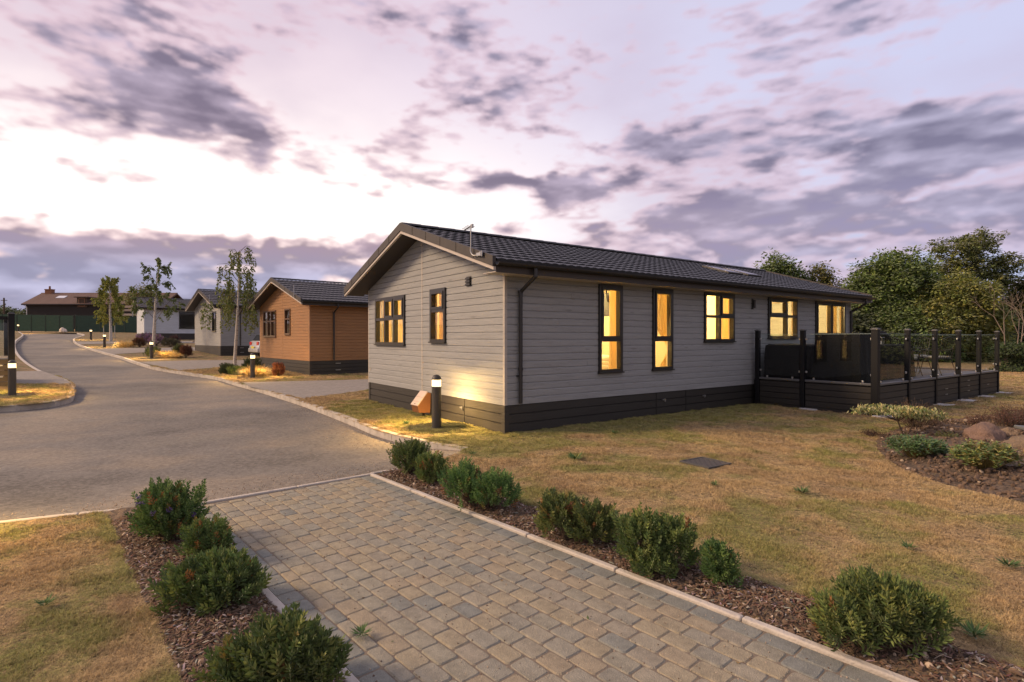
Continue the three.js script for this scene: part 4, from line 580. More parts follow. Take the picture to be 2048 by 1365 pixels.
// ---- meter kiosks
function kiosk(X, D, turn, label, s = 1, leg = false) {
  const t = thing('meter_kiosk', label, 'kiosk', [X, rise(X, D), -D], turn, 'meter kiosks before the lodges'); t.scale.setScalar(s * 0.9);
  const body = std(0.19, 0.08, 0.032, 0.55), lid = std(0.48, 0.39, 0.34, 0.6); const dz = 0.17;
  part('body', extr([[-0.15, 0.12], [0.13, 0.10], [0.15, 0.55], [0.07, 0.585], [-0.19, 0.27]], -dz, dz, [], 0.01), body, t);
  const lg = part('lid', rbox(0.03, 0.405, 0.36, 0, 0, 0, 0.01), lid, t); lg.position.set(-0.07, 0.436, 0); lg.rotation.z = -0.69; for (const yy of [-0.1, 0.03]) part('lid_seam', box(0.004, 0.008, 0.34, -0.0155, yy, 0), std(0.3, 0.24, 0.2, 0.7), lg); part('lock', new THREE.CylinderGeometry(0.014, 0.014, 0.01, 10).rotateZ(Math.PI / 2).translate(-0.018, -0.16, 0.02), M.dark, lg);
  part('stem', cyl(0.03, 0.03, 0.3, 0.04, 0.0, 0, 10), leg ? M.trimWhite : M.dark, t); return t;
}
kiosk(-1.88, 11.55, deg(35.66), 'orange-brown meter kiosk with sloping pale lid behind the nearest bollard');
kiosk(-10.2, 25.6, deg(41), 'brown meter kiosk with sloping pale lid on a white stem before the brown lodge', 1.1, true);
kiosk(-20.1, 36.6, deg(42), 'brown meter kiosk with sloping pale lid before the mid grey lodge', 1.05, true);
// ---- manhole cover in the lawn
{
  const t = thing('manhole_cover', 'square grey steel manhole cover set in the dry lawn', 'cover', [2.53, 0.008, -7.24], deg(33)); t.scale.set(0.72, 1, 0.72); part('frame', extr(rect(-0.32, 0.32, -0.32, 0.32), 0, 0.02, [rect(-0.285, 0.285, -0.285, 0.285)]).rotateX(-Math.PI / 2), std(0.07, 0.07, 0.07, 0.6), t);
  const pl = part('plate', box(0.565, 0.014, 0.565, 0, 0.006, 0), std(0.085, 0.08, 0.078, 0.6), t); const g = []; for (let i = 0; i < 9; i++) for (let j = 0; j < 9; j++) { const b = box(0.045, 0.006, 0.012, 0, 0, 0); b.rotateY((i + j) % 2 ? 0.785 : -0.785); g.push(b.translate((i - 4) * 0.06, 0.015, (j - 4) * 0.06)); } part('tread', g, std(0.07, 0.066, 0.064, 0.55), pl);
}

// ---------------------------------------------------------------- plants
const mLeaf = new THREE.MeshPhysicalMaterial({ color: 0xffffff, vertexColors: true, roughness: 0.85, transmission: 0.25, thickness: 0, side: THREE.DoubleSide });
const mBark = std(0.10, 0.075, 0.055, 0.95, { map: rep(tGrain, 2) }), mTwig = std(0.12, 0.085, 0.06, 0.9);
class Leaves {
  constructor() { this.p = []; this.c = []; }
  leaf(o, d, side, len, wid, col, fold = 0.25) { // folded diamond leaf
    const n = [d[1] * side[2] - d[2] * side[1], d[2] * side[0] - d[0] * side[2], d[0] * side[1] - d[1] * side[0]]; const m = len * 0.48, w = wid / 2, f = wid * fold; const P = [o, [o[0] + d[0] * m + side[0] * w + n[0] * f, o[1] + d[1] * m + side[1] * w + n[1] * f, o[2] + d[2] * m + side[2] * w + n[2] * f], [o[0] + d[0] * len, o[1] + d[1] * len, o[2] + d[2] * len], [o[0] + d[0] * m - side[0] * w + n[0] * f, o[1] + d[1] * m - side[1] * w + n[1] * f, o[2] + d[2] * m - side[2] * w + n[2] * f]];
    for (const k of [0, 1, 2, 0, 2, 3]) { this.p.push(...P[k]); this.c.push(...col); }
  }
  build() { const g = new THREE.BufferGeometry(); g.setAttribute('position', new THREE.Float32BufferAttribute(this.p, 3)); g.setAttribute('color', new THREE.Float32BufferAttribute(this.c, 3)); g.computeVertexNormals(); return g; }
}
const unit = v => { const l = Math.hypot(...v) || 1; return [v[0] / l, v[1] / l, v[2] / l]; };
const rdir = r => { const z = r() * 2 - 1, a = r() * 6.283, s = Math.sqrt(1 - z * z); return [s * Math.cos(a), z, s * Math.sin(a)]; };
const cross = (a, b) => [a[1] * b[2] - a[2] * b[1], a[2] * b[0] - a[0] * b[2], a[0] * b[1] - a[1] * b[0]];
const tint = (c, r, k = 0.3) => { const f = 1 + (r() - 0.5) * 2 * k; return [c[0] * f * (1 + (r() - 0.5) * 0.25), c[1] * f, c[2] * f * (1 + (r() - 0.5) * 0.3)]; };
// shrub of leafy shoots; lobes: [x, y, z, rx, ry] round the base
function shootShrub(lobes, o, seed) {
  const r = mulberry(seed), L = new Leaves(), tw = []; const { n = 420, leaf = 0.044, wid = 0.36, cols, odd = [], oddP = 0.04, pairs = 8, shoot = 0.1 } = o; const tot = lobes.reduce((s, l) => s + l[3] * l[3], 0);
  for (const [lx, ly, lz, rx, ry] of lobes) {
    const k = Math.round(n * 0.74 * rx * rx / tot); 
    for (let i = 0; i < k; i++) {
      let d = rdir(r); if (d[1] < -0.45) d[1] = -d[1]; const q = 0.78 + 0.32 * r() - (r() < 0.3 ? 0.3 * r() : 0); const bump = 0.72 + 0.56 * noise3(d[0] * 2.5 + seed, d[1] * 2.5, d[2] * 2.5); const tip = [lx + d[0] * rx * q * bump, Math.max(0.02, ly + d[1] * ry * q * bump), lz + d[2] * rx * q * bump];
      const ax = unit([d[0] * 0.75 + (r() - 0.5) * 0.7, 0.75 + d[1] * 0.5 + (r() - 0.5) * 0.5, d[2] * 0.75 + (r() - 0.5) * 0.7]); const base = [tip[0] - ax[0] * shoot, tip[1] - ax[1] * shoot, tip[2] - ax[2] * shoot]; const isOdd = r() < oddP; const c0 = isOdd ? odd[Math.floor(r() * odd.length)] : cols[Math.floor(r() * cols.length)];
      if (r() < 0.3) tw.push(bar(V(lx * 0.6 + (r() - 0.5) * 0.06, 0.01, lz * 0.6 + (r() - 0.5) * 0.06), V(...base), 0.005, 0.002, 3));
      let s0 = unit(cross(ax, rdir(r))); for (let j = 0; j < pairs; j++) { const t = j / (pairs - 1); const o2 = [base[0] + ax[0] * shoot * t, base[1] + ax[1] * shoot * t, base[2] + ax[2] * shoot * t]; const s1 = cross(ax, s0); const s = j % 2 ? s0 : s1, sp = j % 2 ? s1 : s0; const spread = mix(1.25, 0.35, t); for (const sg of [1, -1]) { const dd = unit([ax[0] + s[0] * sg * spread + (r() - 0.5) * 0.3, ax[1] + s[1] * sg * spread + (r() - 0.5) * 0.3, ax[2] + s[2] * sg * spread + (r() - 0.5) * 0.3]); const ll = leaf * (0.75 + 0.5 * r()) * mix(1, 0.7, t); L.leaf(o2, dd, unit(cross(dd, cross(ax, s))), ll, ll * wid, tint(c0, r)); } }
    }
  }
  return { foliage: L.build(), twigs: mergeGeometries(tw) };
}
const HEBE = { cols: [[0.12, 0.20, 0.046], [0.09, 0.165, 0.04], [0.165, 0.24, 0.055], [0.075, 0.135, 0.036]], odd: [[0.20, 0.16, 0.03], [0.26, 0.12, 0.03], [0.16, 0.07, 0.03]], oddP: 0.035 };
const GR = 'evergreen shrubs lining the paved drive';
function shrub(label, X, D, lobes, o, seed, group, y) {
  const t = thing('shrub', label, 'shrub', [X, y ?? bedY(X, D), -D], 0, group); const vq = mulberry(seed * 7 + 1), vf = 0.8 + 0.4 * vq(), vy = 0.85 + 0.45 * vq(); const oo = { ...HEBE, ...o }; oo.cols = oo.cols.map(c => [c[0] * vf * vy, c[1] * vf, c[2] * vf]); if (group === GR) { oo.leaf = (oo.leaf || 0.044) * (0.82 + 0.4 * vq()); oo.wid = 0.3 + 0.14 * vq(); oo.oddP *= 0.4 + 1.4 * vq(); } const { foliage, twigs } = shootShrub(lobes, oo, seed); if (group === GR) t.scale.set(0.92, 0.9, 0.92); const f = part('foliage', foliage, mLeaf, t); f.userData.kind = 'stuff'; part('stems', twigs, mTwig, t); return t;
}
const s1 = shrub('tallest evergreen shrub with purple flowers at the left corner of the drive', -2.76, 4.45, [[0, 0.24, 0, 0.29, 0.27], [0.1, 0.2, 0.1, 0.2, 0.2], [-0.1, 0.3, -0.05, 0.19, 0.2]], { n: 640, leaf: 0.048 }, 11, GR);
{ const r = mulberry(5), L = new Leaves(); for (let k = 0; k < 7; k++) { const a = r() * 2.4 + 0.3, e = r() * 0.9 - 0.1; const c = [Math.cos(a) * 0.29 * Math.cos(e), 0.25 + Math.sin(e) * 0.26, Math.sin(a) * 0.29 * Math.cos(e)]; for (let i = 0; i < 26; i++) { const d = rdir(r); L.leaf([c[0] + d[0] * 0.012, c[1] + i / 46 * 0.05 - 0.02, c[2] + d[2] * 0.012], d, unit(cross(d, [0.1, 1, 0.2])), 0.016, 0.008, tint([0.12, 0.06, 0.22], r, 0.4)); } } part('flower_spikes', L.build(), mLeaf, s1); }
shrub('small evergreen shrub right against the tall purple-flowered one', -2.28, 4.12, [[0, 0.14, 0, 0.19, 0.17], [0.12, 0.1, 0.06, 0.13, 0.13]], { n: 330, oddP: 0.07 }, 12, GR);
shrub('broad low evergreen shrub in the middle of the left planting bed', -1.84, 3.42, [[-0.1, 0.12, 0, 0.24, 0.16], [0.14, 0.12, 0.04, 0.22, 0.15], [0.02, 0.16, -0.06, 0.2, 0.15]], { n: 620, leaf: 0.048, oddP: 0.05 }, 13, GR);
shrub('evergreen shrub at the lower edge of the left planting bed', -1.06, 2.56, [[0, 0.15, 0, 0.25, 0.2], [-0.14, 0.12, 0.05, 0.2, 0.16], [0.15, 0.14, 0.03, 0.18, 0.16]], { n: 620, leaf: 0.05 }, 14, GR);
shrub('upright evergreen shrub by the end of the kerb, first in the right bed', -1.2, 6.52, [[0, 0.22, 0, 0.25, 0.24], [0.08, 0.3, -0.05, 0.14, 0.16]], { n: 520 }, 15, GR);
shrub('small rounded evergreen shrub, second in the right bed', -0.9, 6.16, [[0, 0.17, 0, 0.2, 0.2]], { n: 360 }, 16, GR);
shrub('wide two-lobed evergreen shrub, third in the right bed', -0.28, 5.3, [[-0.2, 0.22, -0.06, 0.24, 0.23], [0.13, 0.2, 0.1, 0.25, 0.21]], { n: 680 }, 17, GR);
shrub('slanting evergreen shrub in the middle of the right bed', 0.52, 4.42, [[-0.15, 0.2, -0.05, 0.2, 0.2], [0.13, 0.17, 0.06, 0.22, 0.18]], { n: 600, oddP: 0.06 }, 18, GR);
shrub('bushy evergreen shrub with tall tips right of the slanting one', 1.02, 3.92, [[-0.1, 0.22, 0, 0.21, 0.22], [0.12, 0.2, 0.03, 0.2, 0.19], [-0.06, 0.1, 0.12, 0.16, 0.1]], { n: 680 }, 19, GR);
shrub('smallest evergreen shrub of the right bed, alone on the mulch', 1.38, 3.66, [[0, 0.13, 0, 0.13, 0.15], [-0.05, 0.2, 0, 0.09, 0.12]], { n: 280 }, 20, GR);
shrub('large evergreen shrub at the lower right corner', 1.96, 2.98, [[0, 0.18, 0, 0.26, 0.21], [-0.2, 0.13, 0.05, 0.18, 0.15], [0.17, 0.17, 0.02, 0.22, 0.18]], { n: 760, leaf: 0.05 }, 21, GR);

// mulch, stones and clods: far too many to count
function scatter(name, geo, mat, n, pick, look, seed) {
  const r = mulberry(seed), m = new THREE.InstancedMesh(geo, mat, n), q = new THREE.Object3D(), c = new THREE.Color(); let k = 0, tries = 0;
  while (k < n && tries++ < n * 20) { const p = pick(r); if (!p) continue; look(q, c, p, r); q.updateMatrix(); m.setMatrixAt(k, q.matrix); m.setColorAt(k, c); k++; }
  m.count = k; m.name = numbered(name); m.userData.kind = 'stuff'; shade(m); scene.add(m); return m;
}
const chip = new THREE.BoxGeometry(1, 1, 1, 2, 1, 1); { const p = chip.attributes.position; for (let i = 0; i < p.count; i++) { p.setXYZ(i, p.getX(i) + (p.getZ(i) > 0 ? 0.12 : -0.1), p.getY(i) + (Math.abs(p.getX(i)) < 0.1 ? 0.5 : 0), p.getZ(i) * (Math.abs(p.getX(i)) > 0.3 ? 0.55 : 1)); } chip.computeVertexNormals(); }
const white1 = std(1, 1, 1, 0.95);
const bedPick = (lo, hi) => r => { const a = Math.pow(r(), 1.0) * 7 - 0.8, n = rr(lo, hi, r); const [X, D] = drv(n, a); if (a > 6.05 || D < 1.2) return null; return [X, bedY(X, D), D]; };
const chipLook = (q, c, p, r) => { const s = 0.5 + r() * 1.2; q.position.set(p[0], p[1] + 0.004 + r() * 0.008, -p[2]); q.rotation.set((r() - 0.5) * 0.9, r() * 6.28, (r() - 0.5) * 0.9); q.scale.set(0.024 * s, 0.004, 0.0075 * (0.5 + r())); const k = r(); k < 0.55 ? c.setRGB(0.10 + 0.05 * r(), 0.062 + 0.03 * r(), 0.038 + 0.02 * r()) : k < 0.85 ? c.setRGB(0.20, 0.135, 0.09) : c.setRGB(0.30 + 0.1 * r(), 0.255 + 0.09 * r(), 0.22 + 0.08 * r()); };
scatter('bark_mulch', chip, white1, 9000, bedPick(3.2, 3.72), chipLook, 41); scatter('bark_mulch', chip, white1, 9000, bedPick(0.58, 1.15), chipLook, 42);
const clod = new THREE.IcosahedronGeometry(1, 1); { const p = clod.attributes.position; for (let i = 0; i < p.count; i++) { const n = 0.7 + 0.6 * noise3(p.getX(i) * 2 + 5, p.getY(i) * 2, p.getZ(i) * 2); p.setXYZ(i, p.getX(i) * n, p.getY(i) * n * 0.7, p.getZ(i) * n); } clod.computeVertexNormals(); }
const pebLook = (big, pale) => (q, c, p, r) => { const s = big * (0.35 + Math.pow(r(), 3) * 1.6); q.position.set(p[0], p[1] + s * 0.25, -p[2]); q.rotation.set(r() * 6, r() * 6, r() * 6); q.scale.set(s, s * (0.7 + 0.3 * r()), s * (0.7 + 0.4 * r())); const k = 0.8 + 0.5 * r(); r() < pale ? c.setRGB(0.36 * k, 0.29 * k, 0.22 * k) : c.setRGB(0.125 * k, 0.085 * k, 0.058 * k); };
scatter('soil_crumbs', clod, white1, 2600, bedPick(3.2, 3.72), pebLook(0.011, 0.12), 43); scatter('soil_crumbs', clod, white1, 2600, bedPick(0.58, 1.15), pebLook(0.011, 0.1), 44);
scatter('soil_clods', clod, white1, 26000, r => { const X = rr(4.7, 12, r), D = rr(4.6, 11.6, r); return inside(ROCKBED, X, D) ? [X, rockY(X, D), D] : null; }, pebLook(0.017, 0.05), 45);

scatter('road_grit', clod, white1, 7000, r => { const i = Math.floor(r() * 70), p = KERB_R[i], q = KERB_R[i + 1], t = r(), o = 0.02 + Math.pow(r(), 2.5) * 0.9; const X = mix(p[0], q[0], t) - o * 0.75, D = mix(p[1], q[1], t) - o * 0.55; return [X, roadY(X, D), D]; }, pebLook(0.004, 0.75), 46);
scatter('road_grit', clod, white1, 5000, r => { const e = Math.pow(r(), 2) * 1.1, s = r() * 4.6; const X = -4.4 + s * 0.766 - 0.643 * e, D = 4.55 + s * 0.643 + 0.766 * e; return edgeDist(X, D) > 0.06 ? [X, roadY(X, D), D] : null; }, pebLook(0.0032, 0.75), 47);
scatter('joint_grit', clod, white1, 3000, r => { const [X, D] = drv(rr(1.22, 3.12, r), rr(0.4, 6, r)); return [X, 0, D]; }, pebLook(0.0028, 0.5), 48);

{ const L = new Leaves(), d0 = [1, 0.1, 0.05]; L.leaf([-0.5, 0, 0], unit(d0), [0, 0, 1], 1, 0.42, [1, 1, 1], 0.2); scatter('fallen_leaves', L.build(), new THREE.MeshStandardMaterial({ color: 0xffffff, roughness: 0.8 }), 60, r => { const [X, D] = drv(rr(1.2, 3.3, r), rr(1.0, 6.4, r)); return [X, 0.008, D]; }, (q, c, p, r) => { const s = 0.014 + 0.022 * r(); q.position.set(p[0], p[1], -p[2]); q.rotation.set((r() - 0.5) * 0.5, r() * 6.28, (r() - 0.5) * 0.5); q.scale.setScalar(s); r() < 0.5 ? c.setRGB(0.10, 0.055, 0.03) : r() < 0.5 ? c.setRGB(0.07, 0.11, 0.03) : c.setRGB(0.24, 0.16, 0.06); }, 49); }
// ---- rock garden on the right
function boulder(label, X, D, sx, sy, sz, color, seed, turn = 0) {
  const g = new THREE.IcosahedronGeometry(1, 4); const p = g.attributes.position; for (let i = 0; i < p.count; i++) { const d = [p.getX(i), p.getY(i), p.getZ(i)]; const n = 0.72 + 0.5 * fbm(d[0] * 1.4 + seed, d[1] * 1.4, d[2] * 1.4, 2) + 0.34 * (fbm(d[0] * 3.4 + seed, d[1] * 3.4, d[2] * 3.4, 5) - 0.5); p.setXYZ(i, d[0] * n * sx, Math.max(-0.3, d[1] * n) * sy, d[2] * n * sz); } g.deleteAttribute('uv'); const u = triUV(g); const m = one('boulder', u, std(...color, 0.95, { map: rep(tConcrete, 1.6), bumpMap: rep(bSoil, 2), bumpScale: 0.03 }), label, 'boulder', 'boulders in the rock garden'); m.position.set(X, rockY(X, D) - 0.03, -D); m.rotation.y = turn; m.geometry.computeVertexNormals(); return m;
}
boulder('rounded pinkish boulder in the rock garden behind the leafy plants', 7.2, 8.45, 0.31, 0.25, 0.26, [0.56, 0.40, 0.34], 3, 0.5);
boulder('small rounded tan boulder touching the grey slate slab', 7.85, 8.75, 0.13, 0.14, 0.13, [0.66, 0.52, 0.40], 9);
boulder('broad low tan boulder at the right edge of the view', 7.35, 7.85, 0.4, 0.17, 0.28, [0.58, 0.46, 0.34], 6, 0.3);
{ const m = one('slate_slab', rbox(1.1, 0.05, 0.35, 0, 0, 0, 0.015, 2), std(0.24, 0.28, 0.32, 0.6, { map: rep(tConcrete, 1) }), 'blue-grey slate slab lying between the boulders at the right edge', 'slab'); m.position.set(8.25, rockY(8.25, 8.4) + 0.13, -8.4); m.rotation.set(0.12, 0.15, -0.1); }
const gy = (X, D) => rockY(X, D) - 0.01;
// variegated layered shrub
{
  const X = 6.35, D = 8.95, t = thing('variegated_shrub', 'spreading variegated cream and green shrub on a thin stem in the rock garden', 'shrub', [X, gy(X, D), -D]); const r = mulberry(77), L = new Leaves(), tw = [bar(V(0, 0, 0), V(-0.12, 0.3, 0), 0.014, 0.009, 6), bar(V(0.02, 0, 0), V(0.14, 0.28, 0.03), 0.011, 0.007, 6)];
  for (let i = 0; i < 34; i++) { const a = r() * 6.28, R0 = i < 6 ? 0.5 + 0.3 * r() : 0.52 * Math.sqrt(r()); let ex = Math.cos(a) * R0, ez = Math.sin(a) * R0 * 0.7; if (i < 6) { ex = -0.45 - i * 0.055; ez = (r() - 0.5) * 0.15; } const ey = 0.40 + 0.13 * r() - 0.12 * Math.abs(ex) * (ex > 0 ? 1 : -0.25); tw.push(bar(V(-0.1 * (ex < 0 ? 1 : -1), 0.28, 0), V(ex, ey, ez), 0.006, 0.003, 3)); for (let j = 0; j < 46; j++) { const o = [ex + (r() - 0.5) * 0.2, ey + (r() - 0.5) * 0.09, ez + (r() - 0.5) * 0.2]; const d = unit([(r() - 0.5) * 1.2, -0.75 + r() * 0.5, (r() - 0.5) * 1.2]); const c = r() < 0.6 ? [0.50, 0.47, 0.22] : [0.16, 0.22, 0.07]; L.leaf(o, d, unit(cross(d, rdir(r))), 0.055 + 0.02 * r(), 0.024, tint(c, r, 0.3)); } }
  const f = part('foliage', L.build(), mLeaf, t); f.userData.kind = 'stuff'; part('stems', mergeGeometries(tw), mTwig, t);
}
// twiggy brown shrubs: rods with small dull leaves
function twiggy(label, X, D, rx, h, seed, cols, n, y) {
  const t = thing('twiggy_shrub', label, 'shrub', [X, y, -D], 0, 'dry brown shrubs of the rock garden'); const r = mulberry(seed), L = new Leaves(), tw = [];
  for (let i = 0; i < n; i++) { const a = r() * 6.28, k = Math.sqrt(r()); const p0 = V(Math.cos(a) * k * rx * 0.3, 0, Math.sin(a) * k * rx * 0.3), p1 = V(Math.cos(a) * k * rx, h * (0.55 + 0.5 * r()) * (1 - 0.35 * k * k), Math.sin(a) * k * rx); tw.push(bar(p0, p1, 0.004, 0.0015, 3)); for (let j = 0; j < 26; j++) { const q = p0.clone().lerp(p1, 0.35 + 0.65 * r()); const d = rdir(r); L.leaf([q.x + d[0] * 0.035, q.y + d[1] * 0.03, q.z + d[2] * 0.035], d, unit(cross(d, rdir(r))), 0.026, 0.011, tint(cols[Math.floor(r() * cols.length)], r, 0.35)); } }
  const f = part('foliage', L.build(), mLeaf, t); f.userData.kind = 'stuff'; part('stems', mergeGeometries(tw), mTwig, t);
}
twiggy('wispy brown shrub behind the variegated shrub near the deck skirt', 7.15, 9.75, 0.5, 0.52, 51, [[0.10, 0.055, 0.04], [0.075, 0.045, 0.035], [0.13, 0.09, 0.05]], 130, gy(7.15, 9.75));
twiggy('rusty heather-like shrub at the far right of the rock garden', 8.75, 9.6, 0.55, 0.42, 52, [[0.15, 0.06, 0.045], [0.11, 0.05, 0.04], [0.09, 0.06, 0.035]], 150, gy(8.75, 9.6));
twiggy('small withered brown plant left of the rusty shrub', 8.15, 9.7, 0.17, 0.3, 53, [[0.12, 0.05, 0.03], [0.08, 0.04, 0.025]], 26, gy(8.15, 9.7));
twiggy('dark dead-leaved tuft at the left rim of the rock garden', 6.05, 9.25, 0.2, 0.12, 54, [[0.06, 0.03, 0.022], [0.09, 0.045, 0.03]], 26, gy(6.05, 9.25));
// leafy perennials: broad leaves on radiating stems
function perennial(label, X, D, rx, h, seed, cols, n, y, ll = 0.06) {
  const t = thing('leafy_plant', label, 'plant', [X, y, -D], 0, 'leafy plants of the rock garden'); const r = mulberry(seed), L = new Leaves(), tw = [];
  for (let i = 0; i < n; i++) { const a = r() * 6.28, k = Math.sqrt(r()); const e = [Math.cos(a) * k * rx, h * (0.55 + 0.45 * r()) * (1 - 0.3 * k * k), Math.sin(a) * k * rx * 0.8]; tw.push(bar(V(e[0] * 0.25, 0, e[2] * 0.25), V(...e), 0.004, 0.002, 3)); for (let j = 0; j < 13; j++) { const b = r() * 6.28; const d = unit([Math.cos(b), 0.15 + (r() - 0.4) * 0.9, Math.sin(b)]); L.leaf([e[0] + (r() - 0.5) * 0.04, e[1] - r() * 0.09, e[2] + (r() - 0.5) * 0.04], d, unit(cross(d, [0.2 * (r() - 0.5), 1, 0.2 * (r() - 0.5)])), ll * (0.7 + 0.5 * r()), ll * 0.42, tint(cols[Math.floor(r() * cols.length)], r, 0.3), 0.15); } }
  const f = part('foliage', L.build(), mLeaf, t); f.userData.kind = 'stuff'; part('stems', mergeGeometries(tw), std(0.2, 0.16, 0.05, 0.8), t);
}
perennial('dense fresh green leafy plant at the front of the rock garden', 5.42, 7.4, 0.36, 0.32, 61, [[0.075, 0.17, 0.04], [0.06, 0.14, 0.035], [0.10, 0.19, 0.05]], 150, gy(5.42, 7.4));
perennial('yellowing green leafy plant with amber stems nearer the boulders', 5.6, 6.55, 0.35, 0.36, 62, [[0.15, 0.24, 0.045], [0.22, 0.27, 0.05], [0.10, 0.19, 0.04], [0.30, 0.24, 0.05]], 150, gy(5.6, 6.55));
perennial('yellow strap-leaved plant cut off by the right edge', 6.15, 6.35, 0.22, 0.3, 63, [[0.40, 0.30, 0.06], [0.30, 0.26, 0.06]], 40, gy(6.15, 6.35), 0.09);
perennial('small green plant between the variegated shrub and the pink boulder', 6.75, 8.6, 0.16, 0.13, 64, [[0.08, 0.14, 0.03], [0.13, 0.15, 0.03]], 26, gy(6.75, 8.6), 0.035);
// weeds in the lawn
function weed(label, X, D, s, seed) {
  const t = thing('weed', label, 'weed', [X, 0.01, -D], 0, 'green weeds in the dry lawn'); const r = mulberry(seed), L = new Leaves(); for (let i = 0; i < 46; i++) { const a = r() * 6.28, e = 0.15 + r() * 0.9; const d = unit([Math.cos(a), e, Math.sin(a)]); const k = r() * 0.35 * s; L.leaf([Math.cos(a) * k * 0.5, 0.005 + r() * 0.02, Math.sin(a) * k * 0.5], d, unit(cross(d, [0, 1, 0.01])), s * (0.35 + 0.5 * r()), s * 0.11, tint([0.085, 0.16, 0.035], r, 0.35), 0.2); } part('leaves', L.build(), mLeaf, t);
}
weed('upright green weed in the lawn before the grey lodge corner', 0.85, 7.44, 0.17, 1); weed('flat green weed in the middle of the right lawn', 3.06, 5.84, 0.13, 2); weed('tall green weed behind the slanting shrub of the right bed', 0.5, 5.2, 0.26, 3); weed('small pale weed near the corner of the lodge skirting', 1.75, 9.44, 0.1, 4); weed('green weed just right of the kerb end', -0.55, 7.75, 0.1, 5); weed('small weed below the manhole cover', 2.24, 6.12, 0.08, 6); weed('small weed on the open lawn above the corner shrub', 3.07, 4.28, 0.09, 7); weed('dark green weed in the left lawn', -2.85, 3.38, 0.09, 8); weed('weed tuft right of the lower right corner shrub', 2.53, 3.02, 0.12, 9); weed('weed beside the kerb near the nearest bollard', -2.0, 10.5, 0.12, 10); weed('weed at the right edge of the lawn', 3.55, 3.95, 0.12, 11); weed('sprig growing from the joint of the left paver border', drv(1.4, 2.82)[0], drv(1.4, 2.82)[1], 0.09, 12);

